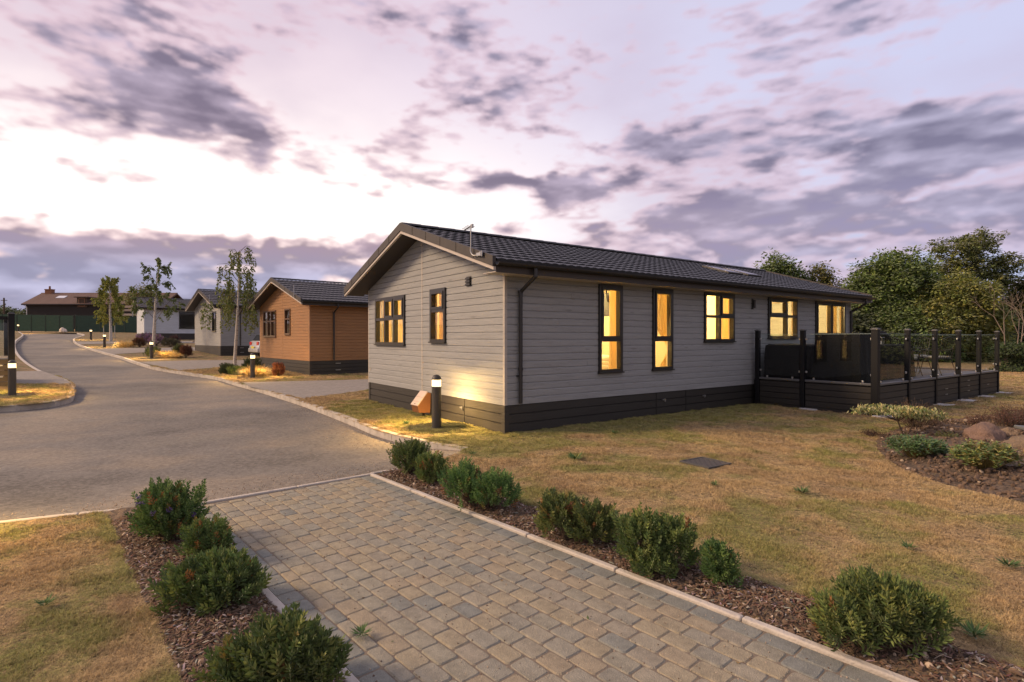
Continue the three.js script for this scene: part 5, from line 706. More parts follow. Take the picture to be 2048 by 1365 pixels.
// ---- lawn grass
{
  const hx = (X, D) => { const dx = X + 0.12, dd = D - 9.48; return [dx * 0.8125 + dd * 0.583, dx * 0.583 - dd * 0.8125]; };
  const blocked = (X, D) => { const [a, z] = hx(X, D); if (a > -0.02 && a < 12.95 && z > -6.25 && z < 0.02) return true; if (a > 7.5 && a < 16 && z > -6.3 && z < 2.85) return true; if (inside(ROCKBED, X, D)) return true; for (const p of FAR_DRIVES) if (inside(p, X, D)) return true; if (Math.hypot(X - 2.53, (D - 7.24)) < 0.235) return true; return false; };
  const pos = [], q = mulberry(3); for (let i = 0; i < 14; i++) { const a = q() * 6.28, l = 0.55 + q() * 0.6, lean = 0.25 + q() * 0.9, w = 0.024 + 0.02 * q(), bx0 = (q() - 0.5) * 1.3, bz = (q() - 0.5) * 1.3, c = Math.cos(a), s = Math.sin(a); const mx = bx0 + c * lean * l * 0.4, mz = bz + s * lean * l * 0.4, tx = bx0 + c * lean * l, tz = bz + s * lean * l; const A = [bx0 - s * w, 0, bz + c * w], B = [bx0 + s * w, 0, bz - c * w], C = [mx - s * w * 0.7, l * 0.6, mz + c * w * 0.7], E2 = [mx + s * w * 0.7, l * 0.6, mz - c * w * 0.7], T = [tx, l * 0.85, tz]; pos.push(...A, ...B, ...C, ...B, ...E2, ...C, ...C, ...E2, ...T); }
  const g = new THREE.BufferGeometry(); g.setAttribute('position', new THREE.Float32BufferAttribute(pos, 3)); g.computeVertexNormals();
  const mGrass = new THREE.MeshPhysicalMaterial({ color: 0xffffff, roughness: 1, transmission: 0.15, thickness: 0 });
  const look = ly => (o, c, p, r) => { const s = p[3]; o.position.set(p[0], p[1] - 0.004, -p[2]); o.rotation.set((r() - 0.5) * 0.3, r() * 6.28, (r() - 0.5) * 0.3); const tall = 0.55 + 1.1 * clamp((fbm(p[0] * 4 + 7, 3, p[2] * 4, 3) - 0.35) * 3); o.scale.set(s * 1.25, s * (0.5 + 0.6 * r()) * tall, s * 1.25); const gk = sst(0.48, 0.66, 0.45 * fbm(p[0] * 0.8 + 3, 2, p[2] * 0.8, 3) + 0.55 * fbm(p[0] * 2.6, 5, p[2] * 2.6, 4) + 0.1 * (r() - 0.5) + p[4]) * (0.45 + 0.55 * r()), k = 0.5 + 0.95 * r(), pk = clamp((fbm(p[0] * 1.7, 9, p[2] * 1.7, 3) - 0.35) * 2.5) * (0.4 + 0.6 * r()); c.setRGB(k * mix(mix(0.52, 0.38, pk), 0.25, gk), k * mix(mix(0.385, 0.262, pk), 0.27, gk), k * mix(mix(0.19, 0.14, pk), 0.065, gk)); };
  // greener where water gathers: round the lodge foot and by the kerb lawns
  const moist = (X, D) => { const [a, z] = hx(X, D); let m = 0; if (a > -2.5 && a < 13 && z > -6.5 && z < 2) m = 0.28 * (1 - sst(0.2, 1.9, Math.max(-a, z))); return m; };
  const scat = (name, poly, n, dmin, dmax, ang0, ang1, yf, seed, extra = 0) => scatter(name, g, mGrass, n, r => { const d = dmin * Math.pow(dmax / dmin, Math.pow(r(), 0.85)), a = rr(ang0, ang1, r), X = d * Math.tan(a), D = d; if (!inside(poly, X, D) || blocked(X, D)) return null; return [X, yf(X, D), D, 0.0165 + 0.0021 * D, extra + moist(X, D)]; }, look(), seed);
  scat('lawn_grass', LAWN_MAIN, 230000, 2.0, 26, -0.62, 0.86, rise, 71); scat('lawn_grass', LAWN_LEFT, 60000, 1.6, 5.8, -1.05, -0.3, () => 0, 72, -0.02); scat('lawn_grass', LAWN_ISLAND, 12000, 12.4, 20, -0.83, -0.6, islandY, 73, 0.08);
  const edgePick = r => { const k = r(); let X, D; if (k < 0.45) [X, D] = drv(3.71 + r() * 0.07 + 0.03 * noise3(r() * 9, 1, 2), rr(-0.6, 6, r)); else if (k < 0.75) [X, D] = drv(0.58 - r() * 0.06, rr(0.8, 6.3, r)); else { const i = Math.floor(r() * 34), p = KERB_R[i], q = KERB_R[i + 1], t = r(), o = 0.13 + r() * 0.06; X = mix(p[0], q[0], t) + o * 0.75; D = mix(p[1], q[1], t) + o * 0.6; } return noise3(X * 3, 4, D * 3) > 0.36 && D > 1 ? [X, 0, D, 0.026 + 0.0024 * D, 0.05] : null; };
  scatter('edge_grass', g, mGrass, 9000, edgePick, look(), 75);
  // ornamental grasses
  function tuft(label, X, D, s, seed, c0 = [0.50, 0.36, 0.13]) { const t = thing('ornamental_grass', label, 'grass clump', [X, rise(X, D), -D], 0, 'golden grass clumps beside the bollards'); const r = mulberry(seed), L = new Leaves(); for (let i = 0; i < 620; i++) { const a = r() * 6.28, e = 0.2 + r() * 1.1, d = unit([Math.cos(a), e, Math.sin(a)]), k = r() * 0.5 * s; const m = s * (0.6 + 0.4 * r()); L.leaf([Math.cos(a) * k, 0.02, Math.sin(a) * k], d, unit(cross(d, [0, 1, 0.02])), m, 0.018, tint(c0, r, 0.3), 0); const p2 = [Math.cos(a) * k + d[0] * m * 0.7, 0.02 + d[1] * m * 0.7, Math.sin(a) * k + d[2] * m * 0.7], d2 = unit([Math.cos(a), -0.35, Math.sin(a)]); L.leaf(p2, d2, unit(cross(d2, [0, 1, 0.02])), m * 0.5, 0.014, tint(c0, r, 0.3), 0); } part('blades', L.build(), mLeaf, t); }
  tuft('golden grass clump left of the red shrub by the brown lodge', -10.35, 22.3, 0.62, 81); tuft('golden grass clump behind the bollard of the mid grey lodge', -19.55, 31.3, 0.62, 82); tuft('smaller golden grass clump right of the first one before the mid grey lodge', -18.9, 31.2, 0.42, 83); tuft('golden grass clump among the lavender by the white lodge', -28.1, 40.5, 0.8, 84); tuft('low golden clump left of the lavender bed by the white lodge', -29.0, 41.2, 0.5, 85, [0.30, 0.26, 0.09]);
}
const DARKG = { cols: [[0.045, 0.07, 0.03], [0.06, 0.085, 0.03]], oddP: 0 }, REDS = { cols: [[0.22, 0.06, 0.03], [0.26, 0.08, 0.03], [0.16, 0.045, 0.03]], oddP: 0 };
const rs = (label, X, D, lobes, o, seed) => shrub(label, X, D, lobes, { leaf: 0.09, shoot: 0.16, pairs: 7, wid: 0.4, ...o }, seed, 'shrubs beside the far bollards', rise(X, D));
rs('clipped square orange-red shrub by the skirting of the brown lodge', -9.45, 22.4, [[0, 0.26, 0, 0.24, 0.27]], { ...REDS, n: 260 }, 91);
rs('dark green mound at the left under the weeping birch', -11.75, 22.9, [[0, 0.2, 0, 0.32, 0.24]], { ...DARKG, n: 240 }, 92);
rs('mid green low shrub left of the golden grass near the brown lodge', -11.2, 22.6, [[0, 0.16, 0, 0.36, 0.2]], { n: 240 }, 93);
rs('darker loose shrub behind the golden grass near the brown lodge', -11.2, 23.8, [[0, 0.3, 0, 0.36, 0.36]], { ...DARKG, n: 240 }, 94);
rs('round dark green shrub right of the birch by the mid grey lodge', -19.4, 32.2, [[0, 0.36, 0, 0.3, 0.36]], { ...DARKG, n: 240 }, 95);
rs('round russet shrub beside the dark round one by the mid grey lodge', -18.6, 31.6, [[0, 0.34, 0, 0.32, 0.36]], { cols: [[0.16, 0.055, 0.03], [0.12, 0.05, 0.03]], oddP: 0, n: 240 }, 96);
rs('dark low shrub behind the bollard of the mid grey lodge', -20.7, 31.9, [[0, 0.25, 0, 0.4, 0.3]], { ...DARKG, n: 200 }, 97);
const LAV = { cols: [[0.26, 0.19, 0.32], [0.20, 0.16, 0.25], [0.14, 0.16, 0.09]], oddP: 0 };
rs('purple lavender bush left of the birch stem by the white lodge', -28.6, 43.0, [[0, 0.42, 0, 0.6, 0.5]], { ...LAV, n: 380 }, 98); rs('purple lavender bush in front of the white lodge gable', -27.2, 42.4, [[0, 0.4, 0, 0.6, 0.48]], { ...LAV, n: 380 }, 99); rs('dark russet mound beside the lavender by the white lodge', -27.3, 40.6, [[0, 0.34, 0, 0.42, 0.38]], { cols: [[0.11, 0.06, 0.03], [0.08, 0.06, 0.03]], oddP: 0, n: 260 }, 100); rs('grey-green bush right of the lavender by the white lodge', -25.6, 41.5, [[0, 0.32, 0, 0.55, 0.38]], { cols: [[0.10, 0.12, 0.07], [0.08, 0.10, 0.06]], oddP: 0, n: 320 }, 101); rs('red-leaved bush behind the grey-green one by the white lodge', -26.6, 43.6, [[0, 0.4, 0, 0.45, 0.45]], { cols: [[0.13, 0.05, 0.05], [0.08, 0.07, 0.05]], oddP: 0, n: 260 }, 102);

// ---------------------------------------------------------------- trees
const mTreeLeaf = new THREE.MeshPhysicalMaterial({ color: 0xffffff, vertexColors: true, roughness: 0.96, transmission: 0.35, thickness: 0 });
// crown made of leaf clumps; lobes [x, y, z, rx, ry, rz] in metres round the foot; flat < 1 makes layered sprays
function tree(name, label, X, D, o) {
  const y = rise(X, D); const t = thing(name, label, o.bush ? 'bush' : 'tree', [X, y, -D], 0, o.group); const r = mulberry(o.seed), L = new Leaves(), limbs = []; const H = o.trunk || 2;
  const vol = o.lobes.reduce((s, l) => s + l[3] * l[4], 0);
  for (const [lx, ly, lz, rx, ry, rz = rx] of o.lobes) {
    const nc = Math.round(o.clumps * rx * ry / vol); let prev = V(lx * 0.25, Math.max(0.3, ly - ry * 0.9), lz * 0.25); const hub = V(lx, ly - ry * 0.25, lz); if (!o.bush) { const a = V(0, H * 0.8, 0), m = a.clone().lerp(hub, 0.5).add(V((r() - 0.5) * 0.6, 0.2, (r() - 0.5) * 0.6)); limbs.push(bar(a, m, o.girth * 0.5, o.girth * 0.34, 6), bar(m, hub, o.girth * 0.34, o.girth * 0.18, 5)); }
    for (let i = 0; i < nc; i++) {
      const d = rdir(r), k = Math.pow(r(), 0.34); const w = 0.78 + 0.44 * noise3(d[0] * 2.2 + o.seed, d[1] * 2.2, d[2] * 2.2); const c = [lx + d[0] * rx * k * w, Math.max(0.25, ly + d[1] * ry * k * w), lz + d[2] * rz * k * w]; const cr = o.clump * (0.6 + 0.8 * r()); const cc = o.cols[Math.floor(r() * o.cols.length)];
      if (!o.bush && r() < (o.twigs ?? 0.35)) limbs.push(bar(hub, V(...c), o.girth * 0.12, 0.012, 4));
      for (let j = 0; j < o.leaves; j++) { const e = rdir(r), q = Math.pow(r(), 0.5) * cr; const p = [c[0] + e[0] * q, c[1] + e[1] * q * (o.flat || 0.8), c[2] + e[2] * q]; const dd = unit([e[0] + (r() - 0.5), e[1] * 0.6 - 0.25 + (r() - 0.5) * 0.8, e[2] + (r() - 0.5)]); const s = o.size * (0.6 + 0.8 * r()); L.leaf(p, dd, unit(cross(dd, [r() - 0.5, 1.2, r() - 0.5])), s, s * 0.62, tint(cc, r, 0.35), 0.15); }
    }
  }
  if (!o.bush) { const c = new THREE.CatmullRomCurve3([V(0, -0.1, 0), V((r() - 0.5) * 0.2, H * 0.4, (r() - 0.5) * 0.2), V((r() - 0.5) * 0.3, H, (r() - 0.5) * 0.3)]); const pts = c.getPoints(4), g = []; for (let i = 0; i < 4; i++) g.push(bar(pts[i], pts[i + 1], o.girth * (1 - i * 0.1), o.girth * (0.9 - i * 0.1), 8)); part('trunk', g, mBark, t); part('limbs', limbs, mBark, t); }
  const cr = part(o.bush ? 'foliage' : 'crown', L.build(), mTreeLeaf, t); cr.userData.kind = 'stuff'; return t;
}
const GT = 'trees beyond the deck';
const G1 = [[0.14, 0.215, 0.04], [0.17, 0.245, 0.044], [0.11, 0.175, 0.034]], G2 = [[0.17, 0.185, 0.036], [0.145, 0.16, 0.032], [0.20, 0.18, 0.036]], G3 = [[0.22, 0.26, 0.044], [0.185, 0.23, 0.04], [0.26, 0.265, 0.046]], G4 = [[0.06, 0.09, 0.024], [0.075, 0.11, 0.026]];
tree('oak_tree', 'dark green broad tree just above the lodge roof, left of the olive one', 22.3, 46, { seed: 201, lobes: [[0, 5.8, 0, 1.8, 2.6], [-1.3, 5.4, 0.3, 1.1, 1.9], [1.5, 4.9, 0, 1.3, 1.9]], trunk: 2.6, girth: 0.24, clumps: 360, clump: 0.55, leaves: 60, size: 0.25, cols: G1, group: GT });
tree('oak_tree', 'olive brown sparse tree just above the lodge roof', 25.6, 46, { seed: 202, lobes: [[0, 5.4, 0, 1.5, 2.4], [0.9, 4.6, 0.2, 1.1, 1.9], [-0.8, 5.0, 0, 1.0, 1.7]], trunk: 2.6, girth: 0.2, clumps: 240, clump: 0.52, leaves: 56, size: 0.23, cols: G2, group: GT });
tree('maple_tree', 'large rounded dark green tree behind the end of the lodge', 28.3, 41.5, { seed: 203, lobes: [[0.1, 5.7, 0, 2.6, 2.5], [-1.9, 4.2, 0.4, 1.7, 2.2], [1.6, 4.4, 0.2, 1.9, 2.4], [-0.5, 3.0, 0.8, 2.6, 1.8]], trunk: 2.2, girth: 0.3, clumps: 800, clump: 0.58, leaves: 66, size: 0.25, cols: G1, group: GT });
tree('acacia_tree', 'tallest airy tree with layered spreading branches', 36.6, 44.5, { seed: 204, lobes: [[-1.3, 8.7, 0, 1.7, 1.0], [0.9, 9.3, 0, 1.6, 1.0], [2.0, 7.5, 0.2, 1.9, 0.9], [-0.6, 7.2, 0.3, 2.2, 1.0], [0.6, 5.7, 0, 2.4, 1.2], [2.7, 6.4, 0, 0.9, 0.7], [-1.9, 5.8, 0, 1.3, 1.0]], trunk: 4.4, girth: 0.22, clumps: 330, clump: 0.58, leaves: 64, size: 0.2, flat: 0.42, cols: [[0.14, 0.175, 0.036], [0.12, 0.155, 0.032], [0.17, 0.19, 0.04]], twigs: 0.6, group: GT });
tree('lime_tree', 'yellow-green rounded tree in front of the tall airy tree', 31.2, 39.2, { seed: 205, lobes: [[0.1, 3.7, 0, 2.4, 2.5], [-1.4, 2.5, 0.5, 1.7, 1.9], [1.5, 2.5, 0.3, 1.7, 2.1]], trunk: 1.5, girth: 0.26, clumps: 740, clump: 0.5, leaves: 66, size: 0.21, cols: G3, group: GT });
tree('oak_tree', 'dark olive tree at the right edge of the view', 41.5, 44.5, { seed: 206, lobes: [[0, 4.6, 0, 2.0, 2.3], [-1.2, 3.0, 0.3, 1.5, 1.9], [1.4, 3.6, 0, 1.8, 2.2]], trunk: 2.0, girth: 0.24, clumps: 360, clump: 0.55, leaves: 60, size: 0.24, cols: G2.concat(G4), group: GT });
// dark undergrowth along the foot of the trees
[[18.5, 44, 1.9, 2.2, 'below the first tree over the lodge roof'], [24.6, 40.2, 2.2, 1.9, 'at the end of the lodge roof'], [27.8, 38.8, 2.3, 1.7, 'in front of the large rounded tree'], [30.8, 41.6, 2.2, 1.7, 'behind the yellow-green tree'], [34.4, 42.4, 2.3, 2.3, 'right of the yellow-green tree'], [37.6, 43.4, 2.3, 1.9, 'under the tall airy tree'], [41.0, 42.0, 2.3, 1.6, 'under the dark olive tree'], [45.5, 44, 2.6, 1.9, 'beyond the right edge'], [36, 20, 2.6, 1.8, 'first past the right edge'], [38, 25, 2.8, 1.9, 'second past the right edge'], [41, 31, 2.8, 1.9, 'third past the right edge'], [33, 14, 2.6, 1.8, 'fourth past the right edge']].forEach(([x, d, rx, ry, w], i) => tree('undergrowth_bush', 'dark dense bush ' + w, x, d, { bush: true, seed: 220 + i, lobes: [[0, ry * 0.9, 0, rx, ry, rx * 0.7], [rx * 0.6, ry * 0.6, 0.2, rx * 0.6, ry * 0.8]], clumps: 230, clump: 0.5, leaves: 50, size: 0.25, cols: i % 2 ? G4 : G1.concat(G4), group: 'bushes under the trees' }));
for (const [x, d, w] of [[52, 52, 'first'], [60, 56, 'second'], [10, 70, 'third'], [2, 76, 'fourth']]) tree('hedgerow_tree', `${w} hedgerow tree far behind the lodges`, x, d, { seed: 240 + Math.round(x), lobes: [[0, 3.2, 0, 3.0, 2.6], [2, 2.4, 0, 2.2, 2.2]], trunk: 1.6, girth: 0.3, clumps: 120, clump: 0.7, leaves: 40, size: 0.3, cols: G4, group: 'hedgerow trees' });
// bare pale tree with an ivy-clad foot, right edge
{
  const X = 24.0, D = 26.6, t = thing('bare_tree', 'leafless pale-barked small tree rising from an ivy mound at the right edge', 'tree', [X, 0, -D]); const r = mulberry(260), g = []; const m = std(0.20, 0.16, 0.13, 0.9);
  const grow = (a, d, len, rad, n) => { const b = a.clone().addScaledVector(d, len); g.push(bar(a, b, rad, rad * 0.72, n > 2 ? 6 : 4)); if (n <= 0) return; const k = n > 3 ? 2 : 2 + (r() < 0.4 ? 1 : 0); for (let i = 0; i < k; i++) { const e = rdir(r); grow(b, d.clone().add(V(e[0], e[1] * 0.6 + 0.16, e[2]).multiplyScalar(0.62)).normalize(), len * (0.62 + 0.25 * r()), rad * 0.62, n - 1); } };
  grow(V(-0.3, 0.6, 0), V(-0.05, 1, 0).normalize(), 1.2, 0.032, 4); grow(V(0.35, 0.6, 0), V(0.12, 1, 0).normalize(), 1.1, 0.034, 4); grow(V(0.1, 0.6, 0.1), V(0.02, 1, 0.1).normalize(), 1.2, 0.028, 4);
  part('branches', g, m, t); part('trunk', [bar(V(0, -0.1, 0), V(-0.3, 0.7, 0), 0.16, 0.08, 8), bar(V(0.05, -0.1, 0), V(0.35, 0.7, 0), 0.14, 0.08, 8)], m, t);
  const L = new Leaves(); for (const [lx, ly, rx, ry] of [[0, 1.05, 1.0, 0.4], [0.1, 0.55, 0.5, 0.5], [0, 0.12, 0.85, 0.2]]) for (let i = 0; i < 1900; i++) { const d = rdir(r), k = Math.pow(r(), 0.35), p = [lx + d[0] * rx * k, ly + d[1] * ry * k, d[2] * rx * k * 0.8]; const e = rdir(r); L.leaf(p, e, unit(cross(e, rdir(r))), 0.1 + 0.05 * r(), 0.08, tint([0.04, 0.075, 0.018], r, 0.4), 0.1); } const f = part('ivy', L.build(), mTreeLeaf, t); f.userData.kind = 'stuff';
}
// young birches with white stems; hanging strands
const tBirch = tex(256, 512, (u, v, c) => { const k = sst(0.62, 0.72, tfbm(u, v, 3, 26, 3, 5)), m = tfbm(u, v, 10, 10, 3, 7); const w = 0.52 + 0.2 * (m - 0.5); c[0] = mix(w, 0.05, k); c[1] = mix(w * 0.93, 0.045, k); c[2] = mix(w * 0.82, 0.04, k); });
const mBirch = std(1, 1, 1, 0.85, { map: tBirch }), mFineTwig = std(0.09, 0.06, 0.05, 0.9);
function birch(label, X, D, o) {
  const t = thing('birch_tree', label, 'tree', [X, rise(X, D), -D], 0, 'young birches beside the road'); const r = mulberry(o.seed), H = o.h, L = new Leaves(), tw = []; const sway = o.lean || 0; const at = f => V(sway * f * f + Math.sin(f * 5 + o.seed) * 0.05, H * f, Math.cos(f * 4 + o.seed) * 0.05 - 0.05); const st = []; const N = 12; for (let i = 0; i < N; i++) st.push(bar(at(i / N), at((i + 1) / N), o.g * (1 - i / N) + 0.012, o.g * (1 - (i + 1) / N) + 0.012, 8)); part('trunk', st, mBirch, t);
  for (let b = 0; b < o.branches; b++) {
    const f = o.from + (1 - o.from) * (b + 0.5) / o.branches, a = b * 2.4 + r(), reach = o.reach * (1 - 0.72 * Math.pow(f, 1.6)) * (0.65 + 0.6 * r()), p0 = at(f); const up = o.weep ? 0.45 * reach : 0.55 * reach; const p1 = p0.clone().add(V(Math.cos(a) * reach * 0.55, up, Math.sin(a) * reach * 0.55)), p2 = p0.clone().add(V(Math.cos(a) * reach, up * 0.85, Math.sin(a) * reach)); tw.push(bar(p0, p1, 0.016, 0.01, 5), bar(p1, p2, 0.01, 0.006, 4));
    for (let s = 0; s < o.strands; s++) { const q = p0.clone().lerp(p1, 0.3 + 0.7 * r()).lerp(p2, r()); const len = o.weep ? o.hang * (0.35 + 0.8 * r()) * (f > 0.85 ? 0.5 : 1) : o.hang * (0.4 + 0.5 * r()); const dx = (r() - 0.5) * 0.25 + Math.cos(a) * 0.15, dz = (r() - 0.5) * 0.25 + Math.sin(a) * 0.15; const e = V(q.x + dx, q.y - len * (o.weep ? 1 : (r() - 0.35)), q.z + dz); tw.push(bar(q, e, 0.004, 0.002, 3)); const nl = Math.round(len * o.dens); for (let j = 0; j < nl; j++) { const p = q.clone().lerp(e, r()); const d = unit([(r() - 0.5) * 1.4, -1 + r() * 0.8, (r() - 0.5) * 1.4]); L.leaf([p.x + (r() - 0.5) * 0.1, p.y + (r() - 0.5) * 0.06, p.z + (r() - 0.5) * 0.1], d, unit(cross(d, rdir(r))), 0.1 + 0.05 * r(), 0.07, tint(o.cols[Math.floor(r() * o.cols.length)], r, 0.35), 0.12); } }
  }
  part('branches', mergeGeometries(tw), mFineTwig, t); const f = part('crown', L.build(), mTreeLeaf, t); f.userData.kind = 'stuff';
}
birch('tall weeping birch with hanging strands before the brown lodge', -13.5, 27.0, { seed: 31, h: 5.7, g: 0.075, branches: 22, from: 0.4, reach: 1.75, weep: true, hang: 1.35, strands: 7, dens: 26, lean: 0.3, cols: [[0.15, 0.19, 0.04], [0.12, 0.16, 0.035], [0.19, 0.20, 0.045]] });
birch('upright thin birch with drooping right side before the white lodge', -23.1, 35.6, { seed: 32, h: 5.9, g: 0.1, branches: 18, from: 0.3, reach: 2.0, weep: false, hang: 1.2, strands: 10, dens: 30, lean: 0.5, cols: [[0.13, 0.17, 0.038], [0.10, 0.14, 0.032]] });
birch('bushy yellow-green birch by the lavender bed, left of the white lodge', -35.0, 48.2, { seed: 33, h: 5.4, g: 0.12, branches: 30, from: 0.22, reach: 1.7, weep: false, hang: 1.2, strands: 18, dens: 40, cols: [[0.27, 0.29, 0.045], [0.22, 0.25, 0.04], [0.31, 0.31, 0.06]] });

// ---------------------------------------------------------------- beyond the bend: green fence, dark barn
{
  const P = [[-64.5, 66.0], [-58.2, 69.0], [-38, 56.6]].map(p => p); const fy = (x, d) => rise(x, d);
  const fence = (label, a, b, n, mat, h, lean) => { const t = thing('site_fence', label, 'fence', [0, 0, 0], 0, 'green site fence sections'); const L = Math.hypot(b[0] - a[0], b[1] - a[1]) / n, rot = Math.atan2(b[1] - a[1], b[0] - a[0]); for (let i = 0; i <= n; i++) { const x = mix(a[0], b[0], i / n), d = mix(a[1], b[1], i / n); part('fence_post', rbox(0.1, h + 0.12, 0.1, x, fy(x, d) + h / 2, -d, 0.01), std(0.03, 0.05, 0.035, 0.6), t); if (i < n) { const x2 = mix(a[0], b[0], (i + 0.5) / n), d2 = mix(a[1], b[1], (i + 0.5) / n); const p = part('fence_panel', rbox(L - 0.1, h, 0.04, 0, 0, 0, 0.008), mat, t); p.position.set(x2, fy(x2, d2) + h / 2, -d2); p.rotation.y = rot; } } };
  fence('green panel fence closing the end of the road, colour lightened for the light on it', [-70, 66.2], [-56.2, 71.0], 10, std(0.055, 0.11, 0.07, 0.75, { map: rep(tGrain, 0.5) }), 2.05); fence('darker green panel fence running right behind the last bollards', [-56.0, 71.1], [-36, 74], 7, std(0.022, 0.06, 0.042, 0.7, { map: rep(tGrain, 0.5) }), 2.1);  // lit stretch has its light painted in as lighter green, the rest darker
  boulder('white painted boulder at the foot of the green fence', -55.6, 68.6, 0.42, 0.5, 0.4, [1.7, 1.6, 1.5], 15).position.set(-55.6, rise(-55.6, 68.6) + 0.05, -68.6);
  // barn: long front toward the road, tiled roof, chimney, dormer
  const bX = -77.2, bD = 88, base = rise(bX, bD) - 0.3, t = thing('barn', 'long black-boarded barn with brown tiled roof and brick chimney behind the green fence', 'barn', [bX, base, -bD], 0); const BL = 21.5, BW = 7, EH = 3.9, RH = 5.75; const tileB = std(0.145, 0.09, 0.076, 0.85, { map: rep(tGrain, 0.4) }), boardB = std(0.02, 0.017, 0.016, 0.8);
  part('wall', bx(0, BL, -0.5, EH, -BW, 0), boardB, t); for (let i = 0; i < 20; i++) part('weatherboard', boardGeo(() => 0, () => BL, i * 0.195, (i + 1) * 0.195, 0.03, 0.012), boardB, t);
  const slope = (z0, z1) => { const g = extr([[z0, EH - 0.15], [(z0 + z1) / 2, RH], [(z0 + z1) / 2, RH + 0.16], [z0, EH + 0.03]], 0, BL + 0.8); return g.rotateY(-Math.PI / 2).translate(BL + 0.4, 0, 0); }; // x of the outline becomes z
  const rf = part('roof', [extr([[0.35, EH - 0.15], [-BW / 2, RH], [-BW - 0.35, EH - 0.15], [-BW - 0.35, EH + 0.02], [-BW / 2, RH + 0.17], [0.35, EH + 0.02]], 0, BL + 0.9).rotateY(-Math.PI / 2).translate(BL + 0.45, 0, 0)], tileB, t); const rl = (BW / 2 + 0.35) / Math.cos(Math.atan((RH - EH + 0.15) / (BW / 2 + 0.35))), ra = Math.atan((RH - EH + 0.15) / (BW / 2 + 0.35));
  for (let i = 0; i < 14; i++) { const m = part('tile_course', box(BL + 0.9, 0.03, rl / 14 + 0.03, 0, 0, 0), tileB, rf); const f = (i + 0.5) / 14; m.position.set(BL / 2, EH + 0.04 + f * (RH - EH + 0.15) + 0.01, 0.35 - f * (BW / 2 + 0.35)); m.rotation.x = ra - 0.05; }
  part('ridge', cyl(0.13, 0.13, BL + 0.9, 0, 0, 0, 8).rotateZ(Math.PI / 2).translate(BL / 2, RH + 0.14, -BW / 2), tileB, rf); part('chimney', [rbox(1.1, 1.6, 0.7, 0.9, RH + 0.0, -BW / 2, 0.02), rbox(1.2, 0.14, 0.8, 0.9, RH + 0.78, -BW / 2, 0.02), cyl(0.13, 0.15, 0.55, 0.9, RH + 1.08, -BW / 2, 12)], std(0.26, 0.125, 0.07, 0.9, { map: rep(tGrain, 1) }), rf); part('skylight', (() => { const g = box(1.4, 0.08, 0.85); g.rotateX(ra); return g.translate(4.1, 5.2, -1.95); })(), std(0.6, 0.64, 0.7, 0.1), rf);
  const dm = part('dormer', [bx(8.2, 9.8, 3.4, 4.95, -1.9, 0.12), bx(7.9, 10.1, 4.95, 5.1, -2.1, 0.4)], std(0.07, 0.045, 0.03, 0.8), t); part('window', [bx(8.5, 9.5, 3.55, 3.65, 0.12, 0.18), bx(8.5, 9.5, 4.75, 4.85, 0.12, 0.18), bx(8.5, 8.6, 3.65, 4.75, 0.12, 0.18), bx(9.4, 9.5, 3.65, 4.75, 0.12, 0.18)], std(0.22, 0.11, 0.06, 0.7), t); part('downpipe', [bar(V(0.25, 0, 0.12), V(0.25, EH - 0.4, 0.12), 0.05), bar(V(0.25, EH - 0.4, 0.12), V(-0.2, EH - 0.05, 0.3), 0.05)], M.trimWhite, t); part('gutter', bx(-0.4, BL + 0.4, EH - 0.1, EH, 0.35, 0.45), M.dark, t);
}
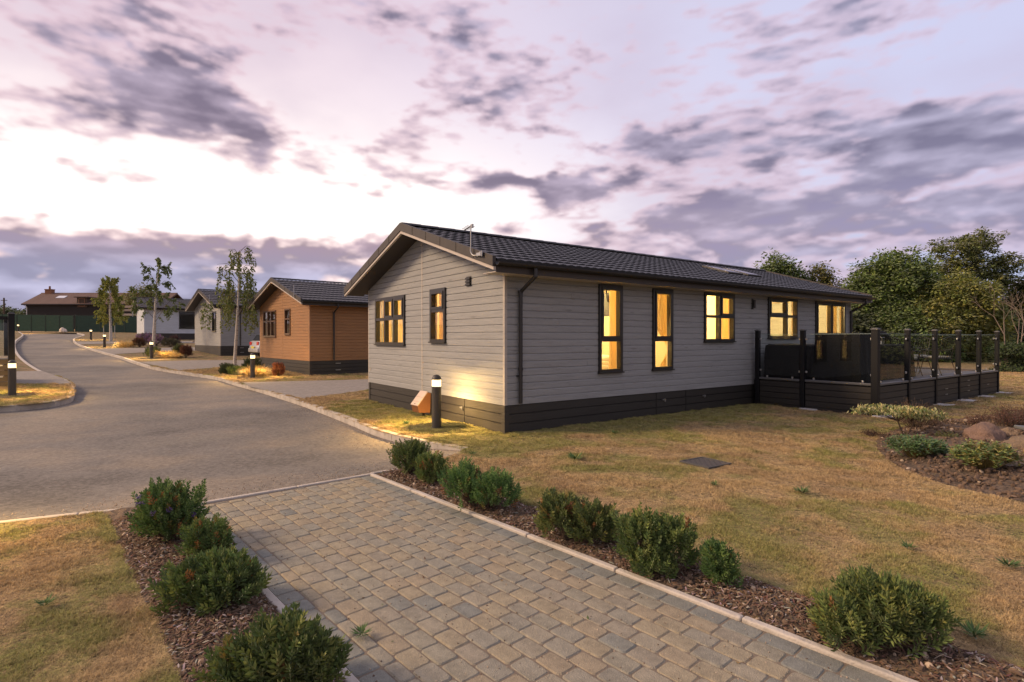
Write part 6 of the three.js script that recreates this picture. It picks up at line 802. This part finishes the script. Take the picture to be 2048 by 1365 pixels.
// timber hoarding and poles between barn and white lodge
{
  const t = thing('timber_staging', 'stacked timber staging boards behind the bushy birch', 'staging', [-52.5, rise(-52.5, 72) + 0.0, -73], 0); for (const [y, c] of [[2.3, 0.5], [2.9, 0.35], [3.35, 0.4]]) part('board', rbox(7.5, 0.28, 0.25, 3.4, y, 0, 0.01), std(c, c * 0.8, c * 0.62, 0.8), t); for (const x of [0.2, 2.6, 5, 7]) part('upright', rbox(0.09, 3.8, 0.09, x, 1.75, 0.12, 0.01), M.galv, t);
  for (const [x, d, h, l] of [[-39.8, 54, 5.4, 'left of the two slim grey poles beside the bushy birch'], [-40.2, 55.2, 5.4, 'right of the two slim grey poles beside the bushy birch']]) { const p = thing('pole', l, 'pole', [x + (l[0] === 'r' ? 0.62 : 0), rise(x, d), -d]); part('shaft', new THREE.CylinderGeometry(0.02, 0.035, h, 10).translate(0, h / 2, 0), M.galv, p); part('finial', new THREE.SphereGeometry(0.05, 8, 6).translate(0, h, 0), M.galv, p); part('base_plate', rbox(0.3, 0.03, 0.3, 0, 0.015, 0, 0.005), M.galv, p); }
  const tp = thing('telegraph_pole', 'distant telegraph pole at the left edge of the horizon', 'pole', [-82.5, rise(-82.5, 90), -90]); part('shaft', new THREE.CylinderGeometry(0.11, 0.15, 4.6, 8).translate(0, 2.3, 0), mBark, tp); part('crossarm', box(1.0, 0.1, 0.1, 0, 4.2, 0), mBark, tp);
  for (const [x, d, s] of [[-98, 108, 0.8], [-92, 106, 0.7], [-104, 112, 0.9], [-87, 104, 0.6]]) tree('distant_tree', `low dark tree on the left horizon, number ${['one', 'two', 'three', 'four'][[0.6, 0.7, 0.8, 0.9].indexOf(s)]} from the telegraph pole`, x, d, { seed: 300 + Math.round(s * 10), lobes: [[0, 2.2 * s, 0, 2.6 * s, 1.6 * s]], trunk: 1, girth: 0.2, clumps: 60, clump: 0.8, leaves: 36, size: 0.4, cols: G4, group: 'trees on the left horizon' });
  for (const [x, d, w] of [[30, 9, 'first'], [38, 17, 'second'], [41, 23, 'third'], [44, 29, 'fourth'], [50, 36, 'fifth']]) tree('oak_tree', `${w} of the trees beyond the right edge, mirrored in the lodge glass`, x, d, { seed: 330 + d, lobes: [[0, 4.6, 0, 3.0, 3.0], [2, 3.4, 0, 2.2, 2.6], [-2, 3.2, 0, 2.2, 2.6]], trunk: 2.0, girth: 0.3, clumps: 170, clump: 0.7, leaves: 40, size: 0.28, cols: G1, group: 'trees beyond the right edge' });
  tree('garden_tree', 'green tree crown showing over the roof of the white lodge', -50.5, 76, { seed: 311, lobes: [[0, 4.6, 0, 2.1, 1.9]], trunk: 2.2, girth: 0.2, clumps: 80, clump: 0.6, leaves: 40, size: 0.3, cols: G2 });
}
// ---- parked car, mostly hidden by the brown lodge
{
  const X = -14.95, D = 32.0, t = thing('parked_car', 'silver hatchback parked behind the brown lodge, only its tail showing', 'car', [X, rise(X, D) + 0.03, -D], deg(42)); const paint = new THREE.MeshPhysicalMaterial({ color: col(0.55, 0.57, 0.6), metalness: 0.4, roughness: 0.3, clearcoat: 1, clearcoatRoughness: 0.06 }); const W2 = 0.86;
  part('body', extr([[0.05, 0.32], [0.02, 0.62], [0.1, 0.98], [0.75, 1.0], [2.9, 0.98], [4.0, 0.82], [4.15, 0.55], [4.1, 0.3]], -W2, W2, [], 0.09), paint, t); const cab = part('cabin', extr([[0.16, 0.96], [0.42, 1.34], [0.8, 1.45], [2.0, 1.45], [2.9, 0.97]], -W2 + 0.1, W2 - 0.1, [], 0.06), paint, t); part('rear_window', (() => { const g = box(0.02, 0.4, 1.2); g.rotateZ(-0.6); return g.translate(0.27, 1.18, 0); })(), std(0.02, 0.025, 0.03, 0.05), cab); for (const s of [-1, 1]) part('side_window', extr([[0.55, 1.02], [0.75, 1.34], [1.95, 1.36], [2.6, 1.02]], s > 0 ? W2 - 0.105 : -W2 + 0.095, s > 0 ? W2 - 0.095 : -W2 + 0.105), std(0.02, 0.025, 0.03, 0.05), cab);
  for (const s of [-1, 1]) { part('tail_light', rbox(0.09, 0.2, 0.32, 0.07, 0.84, s * 0.62, 0.03, 2), std(0.5, 0.02, 0.02, 0.2), t); for (const x of [0.75, 3.3]) { const w = part('wheel', new THREE.TorusGeometry(0.235, 0.085, 12, 28).translate(0, 0, 0), M.black, t); w.position.set(x, 0.32, s * 0.76); part('rim', new THREE.CylinderGeometry(0.19, 0.19, 0.1, 20).rotateX(Math.PI / 2), M.steel, w); } } part('bumper', rbox(0.14, 0.24, 1.66, 0.03, 0.45, 0, 0.05, 2), paint, t); part('number_plate', rbox(0.015, 0.11, 0.5, -0.035, 0.62, 0, 0.004), std(0.6, 0.5, 0.05, 0.5), t);
}
// timber rail and hose by the white lodge drive
{ const t = thing('low_rail', 'low pale timber knee rail before the white lodge', 'rail', [-24.6, rise(-24.6, 42.6), -42.6], deg(42)); part('rail', rbox(4.2, 0.12, 0.1, 2.1, 0.42, 0, 0.01), std(0.42, 0.34, 0.26, 0.8), t); for (const x of [0.3, 2.1, 3.9]) part('post', rbox(0.1, 0.45, 0.1, x, 0.2, 0, 0.01), std(0.42, 0.34, 0.26, 0.8), t); }
renderer.render(scene, camera);
